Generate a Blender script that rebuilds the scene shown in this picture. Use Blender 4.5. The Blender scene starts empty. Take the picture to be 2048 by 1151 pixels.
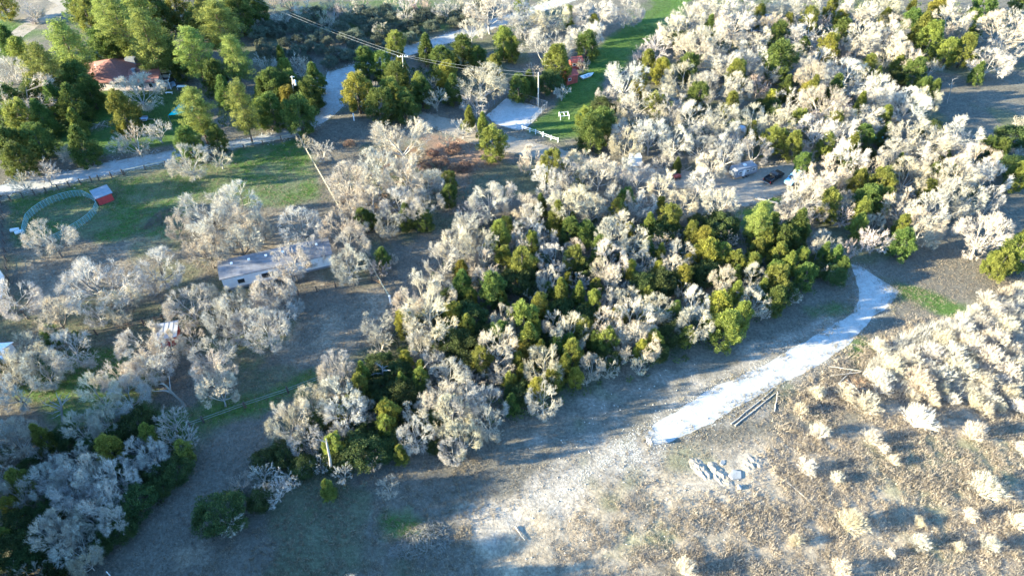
import bpy, math, random
import numpy as np
from mathutils import Vector, Matrix

# ------------------------------------------------------------------ camera, sky, sun, exposure
SC = bpy.context.scene
COL = SC.collection
CAM_H = 90.0; PITCH = math.radians(44.0); HFOV = math.radians(73.0)
FPX = 1024.0 / math.tan(HFOV / 2)
cd = bpy.data.cameras.new('camera'); cam = bpy.data.objects.new('camera', cd); COL.objects.link(cam)
cam.location = (0, 0, CAM_H); cam.rotation_euler = (math.pi / 2 - PITCH, 0, 0)
cd.sensor_fit = 'HORIZONTAL'; cd.angle = HFOV; cd.clip_start = 0.5; cd.clip_end = 9000
SC.camera = cam

SUN_EL = math.radians(13.8)
SHADOW_AZ = math.radians(10.0)          # shadows fall along +X, turned slightly towards +Y
world = bpy.data.worlds.new('World'); SC.world = world; world.use_nodes = True
wn = world.node_tree.nodes; wl = world.node_tree.links
bg = wn['Background']; sky = wn.new('ShaderNodeTexSky'); sky.sky_type = 'NISHITA'; sky.sun_disc = False
sky.sun_elevation = SUN_EL
sky.sun_rotation = math.radians(270.0) - SHADOW_AZ      # the sun stands in -X, a little towards -Y
sky.air_density = 1.0; sky.dust_density = 0.2; sky.ozone_density = 4.0
wl.new(sky.outputs[0], bg.inputs[0]); bg.inputs[1].default_value = 0.115
sd = bpy.data.lights.new('sun', 'SUN'); sun = bpy.data.objects.new('sun', sd); COL.objects.link(sun)
sd.energy = 5.0; sd.angle = math.radians(0.55); sd.color = (1.0, 0.81, 0.52)
sdir = Vector((math.cos(SHADOW_AZ) * math.cos(SUN_EL), math.sin(SHADOW_AZ) * math.cos(SUN_EL), -math.sin(SUN_EL)))
sun.rotation_euler = sdir.to_track_quat('-Z', 'Y').to_euler()
vs = SC.view_settings
vs.view_transform = 'Standard'; vs.look = 'None'; vs.exposure = 2.85; vs.gamma = 1.0; vs.use_curve_mapping = False
vs.use_white_balance = True; vs.white_balance_temperature = 5600; vs.white_balance_tint = 2      # the camera was balanced for the low warm sun
SC.render.engine = 'CYCLES'

rnd = random.Random(7)
RNG = np.random.default_rng(11)

# ------------------------------------------------------------------ photo pixel (2048 wide) -> place
CT, ST = math.cos(PITCH), math.sin(PITCH)
def G(px, py, z=0.0):
    x = (px - 1024.0) / FPX; y = (575.5 - py) / FPX
    d = (x, CT + y * ST, -ST + y * CT); s = (z - CAM_H) / d[2]
    return Vector((d[0] * s, d[1] * s, z))
def depth(p):
    return p[1] * CT - (p[2] - CAM_H) * ST
def W2P(X, Y, Z=0.0):
    d = Y * CT - (Z - CAM_H) * ST; u = Y * ST + (Z - CAM_H) * CT
    return 1024 + FPX * X / d, 575.5 - FPX * u / d

# ------------------------------------------------------------------ materials
MATS = {}
class NT:
    def __init__(s, name, rough=0.9, spec=0.2):
        m = bpy.data.materials.new(name); m.use_nodes = True; s.m = m; s.n = m.node_tree.nodes; s.l = m.node_tree.links
        s.b = s.n['Principled BSDF']; s.b.inputs['Roughness'].default_value = rough
        s.b.inputs['Specular IOR Level'].default_value = spec; MATS[name] = m
    def node(s, t, **kw):
        n = s.n.new(t)
        for k, v in kw.items(): setattr(n, k, v)
        return n
    def link(s, a, b): s.l.new(a, b)
    def coord(s, kind='Object'): return s.node('ShaderNodeTexCoord').outputs[kind]
    def pos(s): return s.node('ShaderNodeNewGeometry').outputs['Position']
    def noise(s, scale, detail=4, rough=.6, vec=None, dist=0):
        n = s.node('ShaderNodeTexNoise'); n.inputs['Scale'].default_value = scale; n.inputs['Detail'].default_value = detail
        n.inputs['Roughness'].default_value = rough; n.inputs['Distortion'].default_value = dist
        if vec is not None: s.link(vec, n.inputs['Vector'])
        return n.outputs['Fac']
    def ramp(s, fac, stops):
        r = s.node('ShaderNodeValToRGB'); s.link(fac, r.inputs[0]); e = r.color_ramp.elements
        while len(e) < len(stops): e.new(0.5)
        for i, (p, c) in enumerate(stops): e[i].position = p; e[i].color = (*c, 1) if len(c) == 3 else c
        return r.outputs[0]
    def mix(s, fac, a, b, mode='MIX'):
        n = s.node('ShaderNodeMix', data_type='RGBA', blend_type=mode)
        for sock, v in ((n.inputs[0], fac), (n.inputs[6], a), (n.inputs[7], b)):
            if isinstance(v, (int, float)): sock.default_value = v
            elif isinstance(v, tuple): sock.default_value = (*v, 1)
            else: s.link(v, sock)
        return n.outputs[2]
    def math(s, op, a, b=0.0):
        n = s.node('ShaderNodeMath', operation=op)
        for sock, v in ((n.inputs[0], a), (n.inputs[1], b)):
            if isinstance(v, (int, float)): sock.default_value = v
            else: s.link(v, sock)
        return n.outputs[0]
    def col(s, c):
        if isinstance(c, tuple): s.b.inputs['Base Color'].default_value = (*c, 1)
        else: s.link(c, s.b.inputs['Base Color'])
        return s
    def bump(s, h, strength=.5, dist=.05):
        b = s.node('ShaderNodeBump'); b.inputs['Strength'].default_value = strength; b.inputs['Distance'].default_value = dist
        s.link(h, b.inputs['Height']); s.link(b.outputs[0], s.b.inputs['Normal']); return s
    def objrand(s): return s.node('ShaderNodeObjectInfo').outputs['Random']
    def attr(s, name): return s.node('ShaderNodeAttribute', attribute_name=name)

def simple(name, c, rough=.7, var=.25, scale=3.0, spec=.3, metal=0.0):
    t = NT(name, rough, spec); n = t.noise(scale, 5, .65, t.coord())
    lo = tuple(v * (1 - var) for v in c); hi = tuple(min(1, v * (1 + var)) for v in c)
    t.col(t.ramp(n, [(.3, lo), (.7, hi)])); t.b.inputs['Metallic'].default_value = metal
    t.bump(n, .25, .03); return t.m

def foliage(name, dark, light, trans=.35):
    t = NT(name, .75, .25)
    f = t.attr('tint').outputs['Fac']
    r = t.objrand()
    c = t.ramp(f, [(0.0, dark), (1.0, light)])
    hs = t.node('ShaderNodeHueSaturation'); t.link(c, hs.inputs['Color'])
    t.link(t.math('ADD', t.math('MULTIPLY', r, .035), .4825), hs.inputs['Hue'])
    t.link(t.math('ADD', t.math('MULTIPLY', r, .4), .8), hs.inputs['Value'])
    t.col(hs.outputs[0])
    tr = t.node('ShaderNodeBsdfTranslucent'); t.link(hs.outputs[0], tr.inputs['Color'])
    mx = t.node('ShaderNodeMixShader'); mx.inputs[0].default_value = trans
    out = t.n['Material Output']; t.link(t.b.outputs[0], mx.inputs[1]); t.link(tr.outputs[0], mx.inputs[2]); t.link(mx.outputs[0], out.inputs['Surface'])
    return t.m

def twig(name, a, b):
    t = NT(name, .85, .2); f = t.attr('tint').outputs['Fac']; r = t.objrand()
    c = t.ramp(f, [(0, a), (1, b)])
    hs = t.node('ShaderNodeHueSaturation'); t.link(c, hs.inputs['Color'])
    r2_ = t.math('FRACT', t.math('MULTIPLY', r, 17.3)); r3_ = t.math('FRACT', t.math('MULTIPLY', r, 41.7))
    t.link(t.math('ADD', t.math('MULTIPLY', r, .40), .78), hs.inputs['Value'])
    t.link(t.math('ADD', t.math('MULTIPLY', r2_, .7), .6), hs.inputs['Saturation']); t.link(t.math('ADD', t.math('MULTIPLY', r3_, .032), .486), hs.inputs['Hue'])
    t.col(hs.outputs[0]); return t.m

twig('pale_twigs', (.20, .165, .12), (.60, .535, .425))
twig('pink_twigs', (.33, .25, .21), (.52, .42, .36))
twig('straw_twigs', (.31, .26, .19), (.62, .545, .43))
twig('dead_wood', (.20, .18, .155), (.36, .33, .295))
simple('bark', (.13, .11, .09), .95, .4, 4)
simple('pale_bark', (.34, .31, .27), .95, .35, 4)
simple('pine_bark', (.22, .15, .11), .95, .4, 4)
foliage('cedar_leaf', (.070, .088, .020), (.31, .32, .060), .40)
foliage('cedar_dark_leaf', (.042, .070, .020), (.17, .21, .042), .35)
foliage('gold_leaf', (.11, .11, .020), (.41, .375, .062), .40)
foliage('pine_leaf', (.085, .120, .028), (.36, .38, .085), .38)
foliage('oak_leaf', (.030, .050, .018), (.11, .135, .035), .3)
foliage('sage_leaf', (.060, .078, .050), (.19, .20, .135), .25)
foliage('rust_leaf', (.15, .085, .055), (.36, .23, .16), .3)
foliage('weed_leaf', (.27, .225, .155), (.60, .52, .39), .3)
foliage('litter_leaf', (.10, .078, .055), (.26, .205, .145), .2)
foliage('grass_leaf', (.060, .115, .020), (.130, .210, .040), .3)
foliage('dry_grass_leaf', (.20, .165, .115), (.38, .32, .23), .3)

# ------------------------------------------------------------------ mesh helpers
def arrays_mesh(name, V, F, mat, tint=None, smooth=False):
    V = np.asarray(V, dtype=np.float32); F = np.asarray(F, dtype=np.int32); k = F.shape[1]
    me = bpy.data.meshes.new(name); me.vertices.add(len(V)); me.vertices.foreach_set('co', V.ravel())
    me.loops.add(F.size); me.loops.foreach_set('vertex_index', F.ravel())
    me.polygons.add(len(F)); me.polygons.foreach_set('loop_start', np.arange(0, F.size, k, dtype=np.int32))
    if tint is not None:
        a = me.attributes.new('tint', 'FLOAT', 'POINT'); a.data.foreach_set('value', np.asarray(tint, dtype=np.float32))
    me.update(calc_edges=True); me.materials.append(MATS[mat] if isinstance(mat, str) else mat)
    if smooth: me.polygons.foreach_set('use_smooth', np.ones(len(F), dtype=bool))
    return me

class MB:
    """collects solid pieces; build() links them as one mesh object"""
    def __init__(s): s.v = []; s.f = []; s.t = []
    def add(s, vs_, fs, tint=.5):
        o = len(s.v); s.v += [tuple(v) for v in vs_]; s.f += [tuple(i + o for i in f) for f in fs]; s.t += [tint] * len(vs_); return s
    def box(s, c, d, rz=0.0, m=None):
        hx, hy, hz = d[0] / 2, d[1] / 2, d[2] / 2; R = Matrix.Rotation(rz, 3, 'Z') if m is None else m
        vs_ = [R @ Vector((x * hx, y * hy, z * hz)) + Vector(c) for z in (-1, 1) for y in (-1, 1) for x in (-1, 1)]
        return s.add(vs_, [(0, 2, 3, 1), (4, 5, 7, 6), (0, 1, 5, 4), (2, 6, 7, 3), (0, 4, 6, 2), (1, 3, 7, 5)])
    def beam(s, a, b, w, h=None):
        a, b = Vector(a), Vector(b); d = b - a
        q = d.to_track_quat('X', 'Z').to_matrix(); return s.box((a + b) / 2, (d.length, w, h or w), m=q)
    def tube(s, pts, rads, n=6, cap=True, tint=.5):
        pts = [Vector(p) for p in pts]; vs_ = []; fs = []
        for i, p in enumerate(pts):
            d = (pts[min(i + 1, len(pts) - 1)] - pts[max(i - 1, 0)]).normalized()
            u = d.orthogonal().normalized() if abs(d.z) > .95 else d.cross(Vector((0, 0, 1))).normalized(); w = d.cross(u)
            for k in range(n):
                a = 2 * math.pi * k / n; vs_.append(p + (u * math.cos(a) + w * math.sin(a)) * rads[i])
        for i in range(len(pts) - 1):
            for k in range(n):
                fs.append((i * n + k, i * n + (k + 1) % n, (i + 1) * n + (k + 1) % n, (i + 1) * n + k))
        if cap: fs.append(tuple(range(n))[::-1]); fs.append(tuple(range((len(pts) - 1) * n, len(pts) * n)))
        return s.add(vs_, fs, tint)
    def prism(s, poly, axis, a, b):
        """polygon of 2-D points extruded from a to b along axis ('X','Y','Z')"""
        def put(p, t):
            return {'X': (t, p[0], p[1]), 'Y': (p[0], t, p[1]), 'Z': (p[0], p[1], t)}[axis]
        n = len(poly); vs_ = [put(p, a) for p in poly] + [put(p, b) for p in poly]
        fs = [tuple(range(n))[::-1], tuple(range(n, 2 * n))] + [(i, (i + 1) % n, n + (i + 1) % n, n + i) for i in range(n)]
        return s.add(vs_, fs)
    def mesh(s, name, mat, smooth=False, bevel=0):
        me = bpy.data.meshes.new(name); me.from_pydata(s.v, [], s.f)
        a = me.attributes.new('tint', 'FLOAT', 'POINT'); a.data.foreach_set('value', s.t)
        import bmesh
        bm = bmesh.new(); bm.from_mesh(me); bmesh.ops.recalc_face_normals(bm, faces=bm.faces)
        if bevel: bmesh.ops.bevel(bm, geom=bm.edges[:], offset=bevel, segments=2, affect='EDGES')
        bm.to_mesh(me); bm.free()
        me.materials.append(MATS[mat]); me.update()
        if smooth: me.polygons.foreach_set('use_smooth', np.ones(len(me.polygons), dtype=bool))
        return me
    def build(s, name, mat, parent=None, smooth=False, bevel=0):
        return link(name, s.mesh(name, mat, smooth, bevel), parent)

def link(name, data, parent=None):
    o = bpy.data.objects.new(name, data); COL.objects.link(o)
    if parent is not None: o.parent = parent
    return o
def tag(o, label=None, cat=None, group=None, kind=None):
    if label: o['label'] = label
    if cat: o['category'] = cat
    if group: o['group'] = group
    if kind: o['kind'] = kind
    return o
def thing(name, label, cat, loc=(0, 0, 0), rz=0.0, group=None):
    o = link(name, None); o.location = loc; o.rotation_euler.z = rz; o.empty_display_size = .5
    return tag(o, label, cat, group)

# value noise on arrays
def vnoise(X, Y, scale, seed):
    r = np.random.default_rng(seed); T = r.random((256, 256)); x = X / scale; y = Y / scale
    xi = np.floor(x).astype(int); yi = np.floor(y).astype(int); fx = x - xi; fy = y - yi
    fx = fx * fx * (3 - 2 * fx); fy = fy * fy * (3 - 2 * fy)
    g = lambda i, j: T[(xi + i) & 255, (yi + j) & 255]
    return (g(0, 0) * (1 - fx) + g(1, 0) * fx) * (1 - fy) + (g(0, 1) * (1 - fx) + g(1, 1) * fx) * fy
def fbm(X, Y, scale, seed, oct=4):
    v = 0; a = .5; t = 0
    for k in range(oct): v = v + a * vnoise(X, Y, scale / 2 ** k, seed + k); t += a; a *= .55
    return v / t
def inpoly(X, Y, poly):
    r = np.zeros(X.shape, bool); n = len(poly); j = n - 1
    for i in range(n):
        xi, yi = poly[i]; xj, yj = poly[j]
        c = ((yi > Y) != (yj > Y)) & (X < (xj - xi) * (Y - yi) / (yj - yi + 1e-12) + xi); r ^= c; j = i
    return r
def gp(poly): return [tuple(G(x, y).xy) for x, y in poly]

# ------------------------------------------------------------------ ground
ROAD = [(-60, 382), (0, 370), (100, 350), (200, 327), (333, 303), (490, 277), (590, 256), (628, 236), (645, 213), (642, 190), (648, 165), (655, 145), (712, 128), (745, 113), (800, 95), (865, 77), (912, 62), (960, 46), (1060, 15), (1140, -12),
        (1150, 2), (1070, 28), (965, 66), (918, 80), (870, 95), (805, 115), (772, 125), (730, 143), (712, 165), (700, 185), (692, 205), (680, 220), (655, 240), (632, 252), (595, 272), (490, 291), (333, 324), (200, 352), (100, 373), (0, 390), (-60, 404)]
DRIVE = [(690, 188), (760, 203), (840, 224), (920, 243), (985, 262), (1040, 277), (1110, 296), (1200, 318), (1300, 335), (1400, 345), (1480, 345), (1560, 330), (1610, 290), (1640, 300), (1610, 350), (1580, 385), (1540, 398), (1490, 415), (1440, 405), (1380, 378), (1280, 365), (1180, 345), (1090, 322), (1030, 308), (960, 292), (900, 270), (840, 246), (760, 226), (700, 215)]
TRACK = [(1702, 528), (1722, 532), (1745, 548), (1798, 582), (1782, 608), (1745, 634), (1724, 660), (1696, 690), (1660, 716), (1610, 742), (1556, 768), (1500, 798), (1446, 830), (1390, 862), (1345, 881), (1296, 889), (1290, 872), (1310, 845), (1374, 806), (1444, 766), (1536, 727), (1605, 684), (1668, 650), (1708, 626), (1718, 600), (1713, 568)]
FARDRIVE = [(8, 74), (50, 45), (85, 28), (118, 12), (95, 0), (60, -16), (150, -16), (190, 12), (150, 20), (112, 32), (76, 52), (30, 86)]
PAD = [(1013, 197), (1090, 218), (1053, 257), (1032, 261), (986, 246), (972, 231)]

def zone_masks(X, Y):
    """0..1 masks of what covers the ground, sampled at world points"""
    wx = X + 9 * (fbm(X, Y, 8, 100, 5) - .5); wy = Y + 9 * (fbm(X, Y, 8, 140, 5) - .5)
    return wx, wy
GREEN = [
    ([(1400, -10), (1320, -10), (1230, 60), (1150, 150), (1090, 225), (1065, 262), (1120, 285), (1165, 280), (1180, 240), (1210, 170), (1260, 110), (1340, 50)], 1.0),
    ([(10, 400), (250, 350), (420, 320), (600, 280), (645, 345), (660, 400), (520, 420), (400, 400), (330, 470), (200, 480), (20, 490)], .75),
    ([(15, 385), (120, 375), (200, 400), (300, 350), (420, 320), (420, 360), (300, 440), (200, 470), (150, 470), (40, 480), (15, 440)], .75),
    ([(420, 325), (480, 300), (590, 275), (610, 300), (640, 350), (560, 340), (470, 345)], .85),
    ([(480, 355), (600, 340), (640, 360), (640, 395), (520, 400)], .55),
    ([(240, 425), (360, 400), (400, 440), (350, 500), (260, 530), (230, 470)], .5),
    ([(0, 300), (130, 320), (340, 290), (420, 270), (400, 180), (300, 170), (200, 190), (60, 250)], .9),
    ([(100, 690), (260, 700), (330, 800), (400, 850), (560, 780), (650, 740), (640, 770), (560, 810), (430, 870), (300, 880), (120, 850), (60, 760)], .8),
    ([(500, 770), (640, 735), (660, 770), (520, 830), (430, 850), (400, 830)], 1.0),
    ([(380, 700), (520, 640), (600, 620), (620, 650), (560, 720), (450, 760)], .55),
    ([(1770, 560), (1860, 575), (1950, 610), (1960, 640), (1900, 640), (1830, 610), (1790, 610)], 1.0),
    ([(1610, 620), (1660, 600), (1710, 590), (1700, 615), (1650, 640), (1610, 640)], .9),
    ([(1690, 700), (1740, 660), (1760, 690), (1750, 740), (1700, 740)], .8),
    ([(730, 1020), (800, 1015), (890, 1060), (880, 1090), (760, 1070)], .9),
    ([(590, 1030), (640, 1030), (640, 1060), (595, 1060)], .6),
    ([(130, -10), (320, -10), (300, 30), (180, 60)], .4),
    ([(500, 20), (640, 60), (850, 90), (980, 20), (880, 0), (600, 0)], .55),
    ([(0, 20), (100, 60), (40, 90), (0, 95)], .8), ([(60, 70), (140, 40), (190, 25), (200, 60), (100, 100)], .5),
    ([(930, 70), (1010, 40), (1000, 55), (930, 90), (870, 110)], .5),
    ([(1400, 440), (1520, 400), (1580, 390), (1560, 430), (1500, 450)], .9),
    ([(1230, 1060), (1400, 1020), (1500, 1080), (1450, 1151), (1150, 1151)], .35),
    ([(1180, 940), (1300, 990), (1400, 1100), (1290, 1130), (1200, 1040)], .35),
    ([(560, 970), (640, 960), (560, 1010), (520, 1000)], .4), ([(1040, 285), (1110, 290), (1090, 305), (1040, 300)], .7),
]
TAN = [
    ([(200, 350), (360, 330), (600, 290), (640, 330), (480, 400), (380, 420), (220, 400)], .6),
    ([(20, 500), (200, 470), (420, 460), (420, 560), (240, 640), (60, 620)], .5),
    ([(440, 430), (640, 400), (720, 540), (640, 580), (560, 500), (440, 520)], .5),
    ([(580, 620), (760, 590), (780, 630), (700, 730), (580, 760), (540, 700)], .55),
    ([(0, 388), (240, 335), (340, 318), (340, 330), (240, 352), (0, 405)], .8),
    ([(0, 0), (120, 0), (190, 30), (120, 70), (0, 110)], .5),
    ([(930, 1010), (1180, 960), (1300, 900), (1900, 800), (2060, 700), (2060, 1170), (1000, 1170)], .85),
    ([(1800, 640), (2060, 560), (2060, 760), (1740, 720)], .4),
    ([(240, 1151), (420, 1080), (520, 1060), (420, 1151)], .45),
    ([(1000, 260), (1100, 280), (1100, 300), (980, 285)], .6),
]
DUST = [
    ([(1350, 850), (1300, 900), (1200, 950), (1120, 990), (1180, 920), (1260, 870)], 1.0),
    ([(1270, 885), (1180, 880), (1060, 960), (960, 1020), (940, 1060), (1010, 1090), (1110, 1040), (1240, 970), (1330, 930), (1350, 890)], .85),
    ([(1040, 900), (1100, 830), (1220, 760), (1330, 720), (1420, 720), (1360, 800), (1280, 860), (1150, 900), (1060, 950)], .5),
    ([(1230, 890), (1420, 870), (1520, 860), (1560, 900), (1540, 1000), (1400, 1020), (1280, 980), (1180, 960)], .5),
    ([(1380, 900), (1480, 900), (1520, 960), (1440, 1000), (1380, 970)], .7),
    ([(1560, 690), (1700, 650), (1730, 690), (1660, 740), (1560, 800), (1440, 860), (1440, 780)], .55),
    ([(1640, 640), (1700, 620), (1690, 650), (1600, 700), (1500, 750), (1420, 790), (1330, 850), (1260, 880), (1300, 830), (1400, 760), (1520, 700)], .85),
    ([(1720, 660), (1760, 640), (1700, 705), (1600, 765), (1500, 815), (1420, 860), (1340, 895), (1300, 900), (1440, 820), (1600, 740)], .6),
    ([(600, 660), (660, 640), (680, 680), (640, 700), (600, 690)], .35),
]
SOIL = [
    ([(830, 260), (960, 280), (1000, 330), (940, 380), (860, 360), (800, 300)], .7),
    ([(1010, 300), (1060, 330), (1000, 380), (900, 440), (850, 480), (900, 400)], .35),
    ([(1220, 330), (1420, 340), (1420, 370), (1250, 360)], .7),
    ([(1480, 360), (1560, 390), (1520, 420), (1440, 430)], .5),
    ([(1780, 540), (1840, 550), (1830, 590), (1790, 570)], .45),
]
def soft_mask(wx, wy, polys, blur=2):
    m = np.zeros(wx.shape)
    for poly, a in polys: m = np.maximum(m, inpoly(wx, wy, gp(poly)) * a)
    for _ in range(blur):
        m[1:-1, :] = (m[:-2, :] + 2 * m[1:-1, :] + m[2:, :]) / 4; m[:, 1:-1] = (m[:, :-2] + 2 * m[:, 1:-1] + m[:, 2:]) / 4
    return m
def build_ground():
    st = .6
    xs = np.arange(-190, 190 + st, st); ys = np.arange(20, 246, st)
    gr = np.array([4, 12, 30, 70, 160, 380, 900, 2000, 4000.])
    xs = np.r_[xs[0] - gr[::-1], xs, xs[-1] + gr]; ys = np.r_[ys[0] - gr[::-1], ys, ys[-1] + gr]
    Y, X = np.meshgrid(ys, xs, indexing='ij'); wx, wy = zone_masks(X, Y)
    n1 = fbm(X, Y, 14, 5); n2 = fbm(X, Y, 4, 9); n3 = fbm(X, Y, 1.6, 13)
    base = np.array([.150, .136, .108])[None, None] * (.75 + .5 * n2)[..., None]
    C = base
    def lay(m, c, lo=.25, hi=.6, n=n2):
        nonlocal C
        k = np.clip(m * 1.7 - .0 - np.clip((n - lo) / (hi - lo), 0, 1) * .75, 0, 1)[..., None]
        C = C * (1 - k) + np.array(c) * (.8 + .4 * n3)[..., None] * k
    lay(soft_mask(wx, wy, TAN, 6), (.36, .295, .21)); lay(soft_mask(wx, wy, SOIL, 4), (.29, .175, .115))
    lay(soft_mask(wx, wy, DUST, 3) * .8, (.38, .335, .275), n=n3 * .5 + n2 * .5)
    g = soft_mask(wx, wy, GREEN, 7); lay(g, (.080, .140, .030), n=n3 * .4 + n2 * .6)
    # scattered weedy green everywhere in small patches
    k = np.clip((n1 - .57) * 5, 0, .45)[..., None]; C = C * (1 - k) + np.array([.085, .115, .040]) * k
    V = np.stack([X, Y, np.zeros_like(X)], -1).reshape(-1, 3)
    rough = soft_mask(wx, wy, [([(930, 1030), (1200, 960), (1350, 930), (1560, 850), (1720, 740), (2060, 660), (2060, 1200), (900, 1200)], 1.0)], 6).ravel()
    V[:, 2] = rough * (.35 * (n2.ravel() - .5) + .35 * (n3.ravel() - .5)) - .0
    nx, ny = len(xs), len(ys); i = np.arange(ny - 1)[:, None] * nx + np.arange(nx - 1)[None]
    F = np.stack([i, i + 1, i + nx + 1, i + nx], -1).reshape(-1, 4)
    t = NT('ground', .95, .1); a = t.attr('gcol').outputs['Color']; p = t.pos()
    f = t.noise(2.2, 8, .75, p); f2 = t.noise(.35, 5, .6, p)
    c = t.mix(t.ramp(f, [(.3, (0, 0, 0)), (.72, (1, 1, 1))]), t.mix(1.0, a, (.42, .41, .40), 'MULTIPLY'), t.mix(1.0, a, (1.55, 1.52, 1.48), 'MULTIPLY'))
    c = t.mix(t.ramp(t.noise(.9, 6, .7, p, .8), [(.40, (.5, .5, .5)), (.55, (0, 0, 0))]), c, t.mix(1.0, a, (.50, .50, .50), 'MULTIPLY'))
    c = t.mix(t.ramp(t.noise(5.0, 3, .5, p), [(.62, (0, 0, 0)), (.70, (.45, .45, .45))]), c, (.36, .31, .25))
    t.col(c); t.bump(f, 1.0, .18)
    me = arrays_mesh('ground', V, F, 'ground')
    at = me.attributes.new('gcol', 'FLOAT_COLOR', 'POINT')
    at.data.foreach_set('color', np.c_[C.reshape(-1, 3), np.ones(len(V))].astype(np.float32).ravel())
    tag(link('ground', me), 'dry winter ground of brown grass, leaf litter and green patches', kind='structure')
build_ground()

def gravel_mat(name, a, b, rut=(0, 0, 0)):
    t = NT(name, .95, .1); p = t.pos(); f = t.noise(.55, 7, .7, p); g = t.noise(6, 4, .6, p)
    c = t.mix(t.ramp(f, [(.3, (0, 0, 0)), (.7, (1, 1, 1))]), a, b); c = t.mix(t.ramp(g, [(.35, (.22, .22, .22)), (.6, (0, 0, 0))]), c, tuple(v * .45 for v in a))
    h = t.noise(2.0, 6, .75, p, .6); c = t.mix(t.ramp(h, [(.36, (.55, .55, .55)), (.52, (0, 0, 0))]), c, tuple(v * .62 for v in a))
    t.col(c); t.bump(h, .6, .06)
gravel_mat('road_gravel', (.30, .29, .27), (.48, .47, .44)); gravel_mat('drive_gravel', (.27, .225, .17), (.40, .34, .265))
gravel_mat('caliche', (.35, .335, .31), (.50, .485, .455)); gravel_mat('pad_gravel', (.38, .37, .35), (.54, .53, .51))
def sheet(name, poly, z, mat, jit, label, seed):
    """flat sheet with a ragged outline"""
    pts = [G(x, y) for x, y in poly]; out = []; r = random.Random(seed)
    for i, a in enumerate(pts):
        b = pts[(i + 1) % len(pts)]; n = max(2, int((b - a).length / .7))
        nrm = Vector((-(b - a).y, (b - a).x, 0)).normalized()
        for k in range(n):
            p = a.lerp(b, k / n); w = float(fbm(np.array([p.x * 1.0]), np.array([p.y * 1.0]), 2.4, seed)[0] - .5) * 2 * jit
            p = p + nrm * (w + r.uniform(-.3, .3) * jit * .5); out.append((p.x, p.y, z))
    import bmesh
    bm = bmesh.new(); f = bm.faces.new([bm.verts.new(v) for v in out])
    bmesh.ops.triangulate(bm, faces=[f]); bmesh.ops.recalc_face_normals(bm, faces=bm.faces)
    for fc in bm.faces:
        if fc.normal.z < 0: fc.normal_flip()
    me = bpy.data.meshes.new(name); bm.to_mesh(me); bm.free(); me.materials.append(MATS[mat])
    return tag(link(name, me), label, kind='structure')
sheet('road', ROAD, .006, 'road_gravel', .35, 'pale grey gravel road curving past the pasture and house', 1)
sheet('driveway', DRIVE, .012, 'drive_gravel', .6, 'sandy gravel drive leading to the parked vehicles', 2)
sheet('gravel_track', TRACK, .008, 'caliche', .45, 'broad white caliche track along the edge of the grove', 3)
sheet('driveway', FARDRIVE, .006, 'drive_gravel', .5, 'pale sandy drive bending through the sunny field beyond the pines', 4)
sheet('gravel_pad', PAD, .009, 'pad_gravel', .5, 'pale gravel pad inside the chain link fence', 5)
#MARK-GROUND-END
# ------------------------------------------------------------------ plant meshes
def tris(P, D, L, Wd, rng):
    """long thin triangles: base points P, unit directions D, lengths L, base widths Wd"""
    n = len(P); S = np.cross(D, rng.normal(size=(n, 3))); S /= np.linalg.norm(S, axis=1, keepdims=True) + 1e-9
    V = np.empty((n, 3, 3)); V[:, 0] = P - S * Wd[:, None] / 2; V[:, 1] = P + S * Wd[:, None] / 2; V[:, 2] = P + D * L[:, None]
    return V.reshape(-1, 3)
def norm(a): return a / (np.linalg.norm(a, axis=-1, keepdims=True) + 1e-9)

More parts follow.
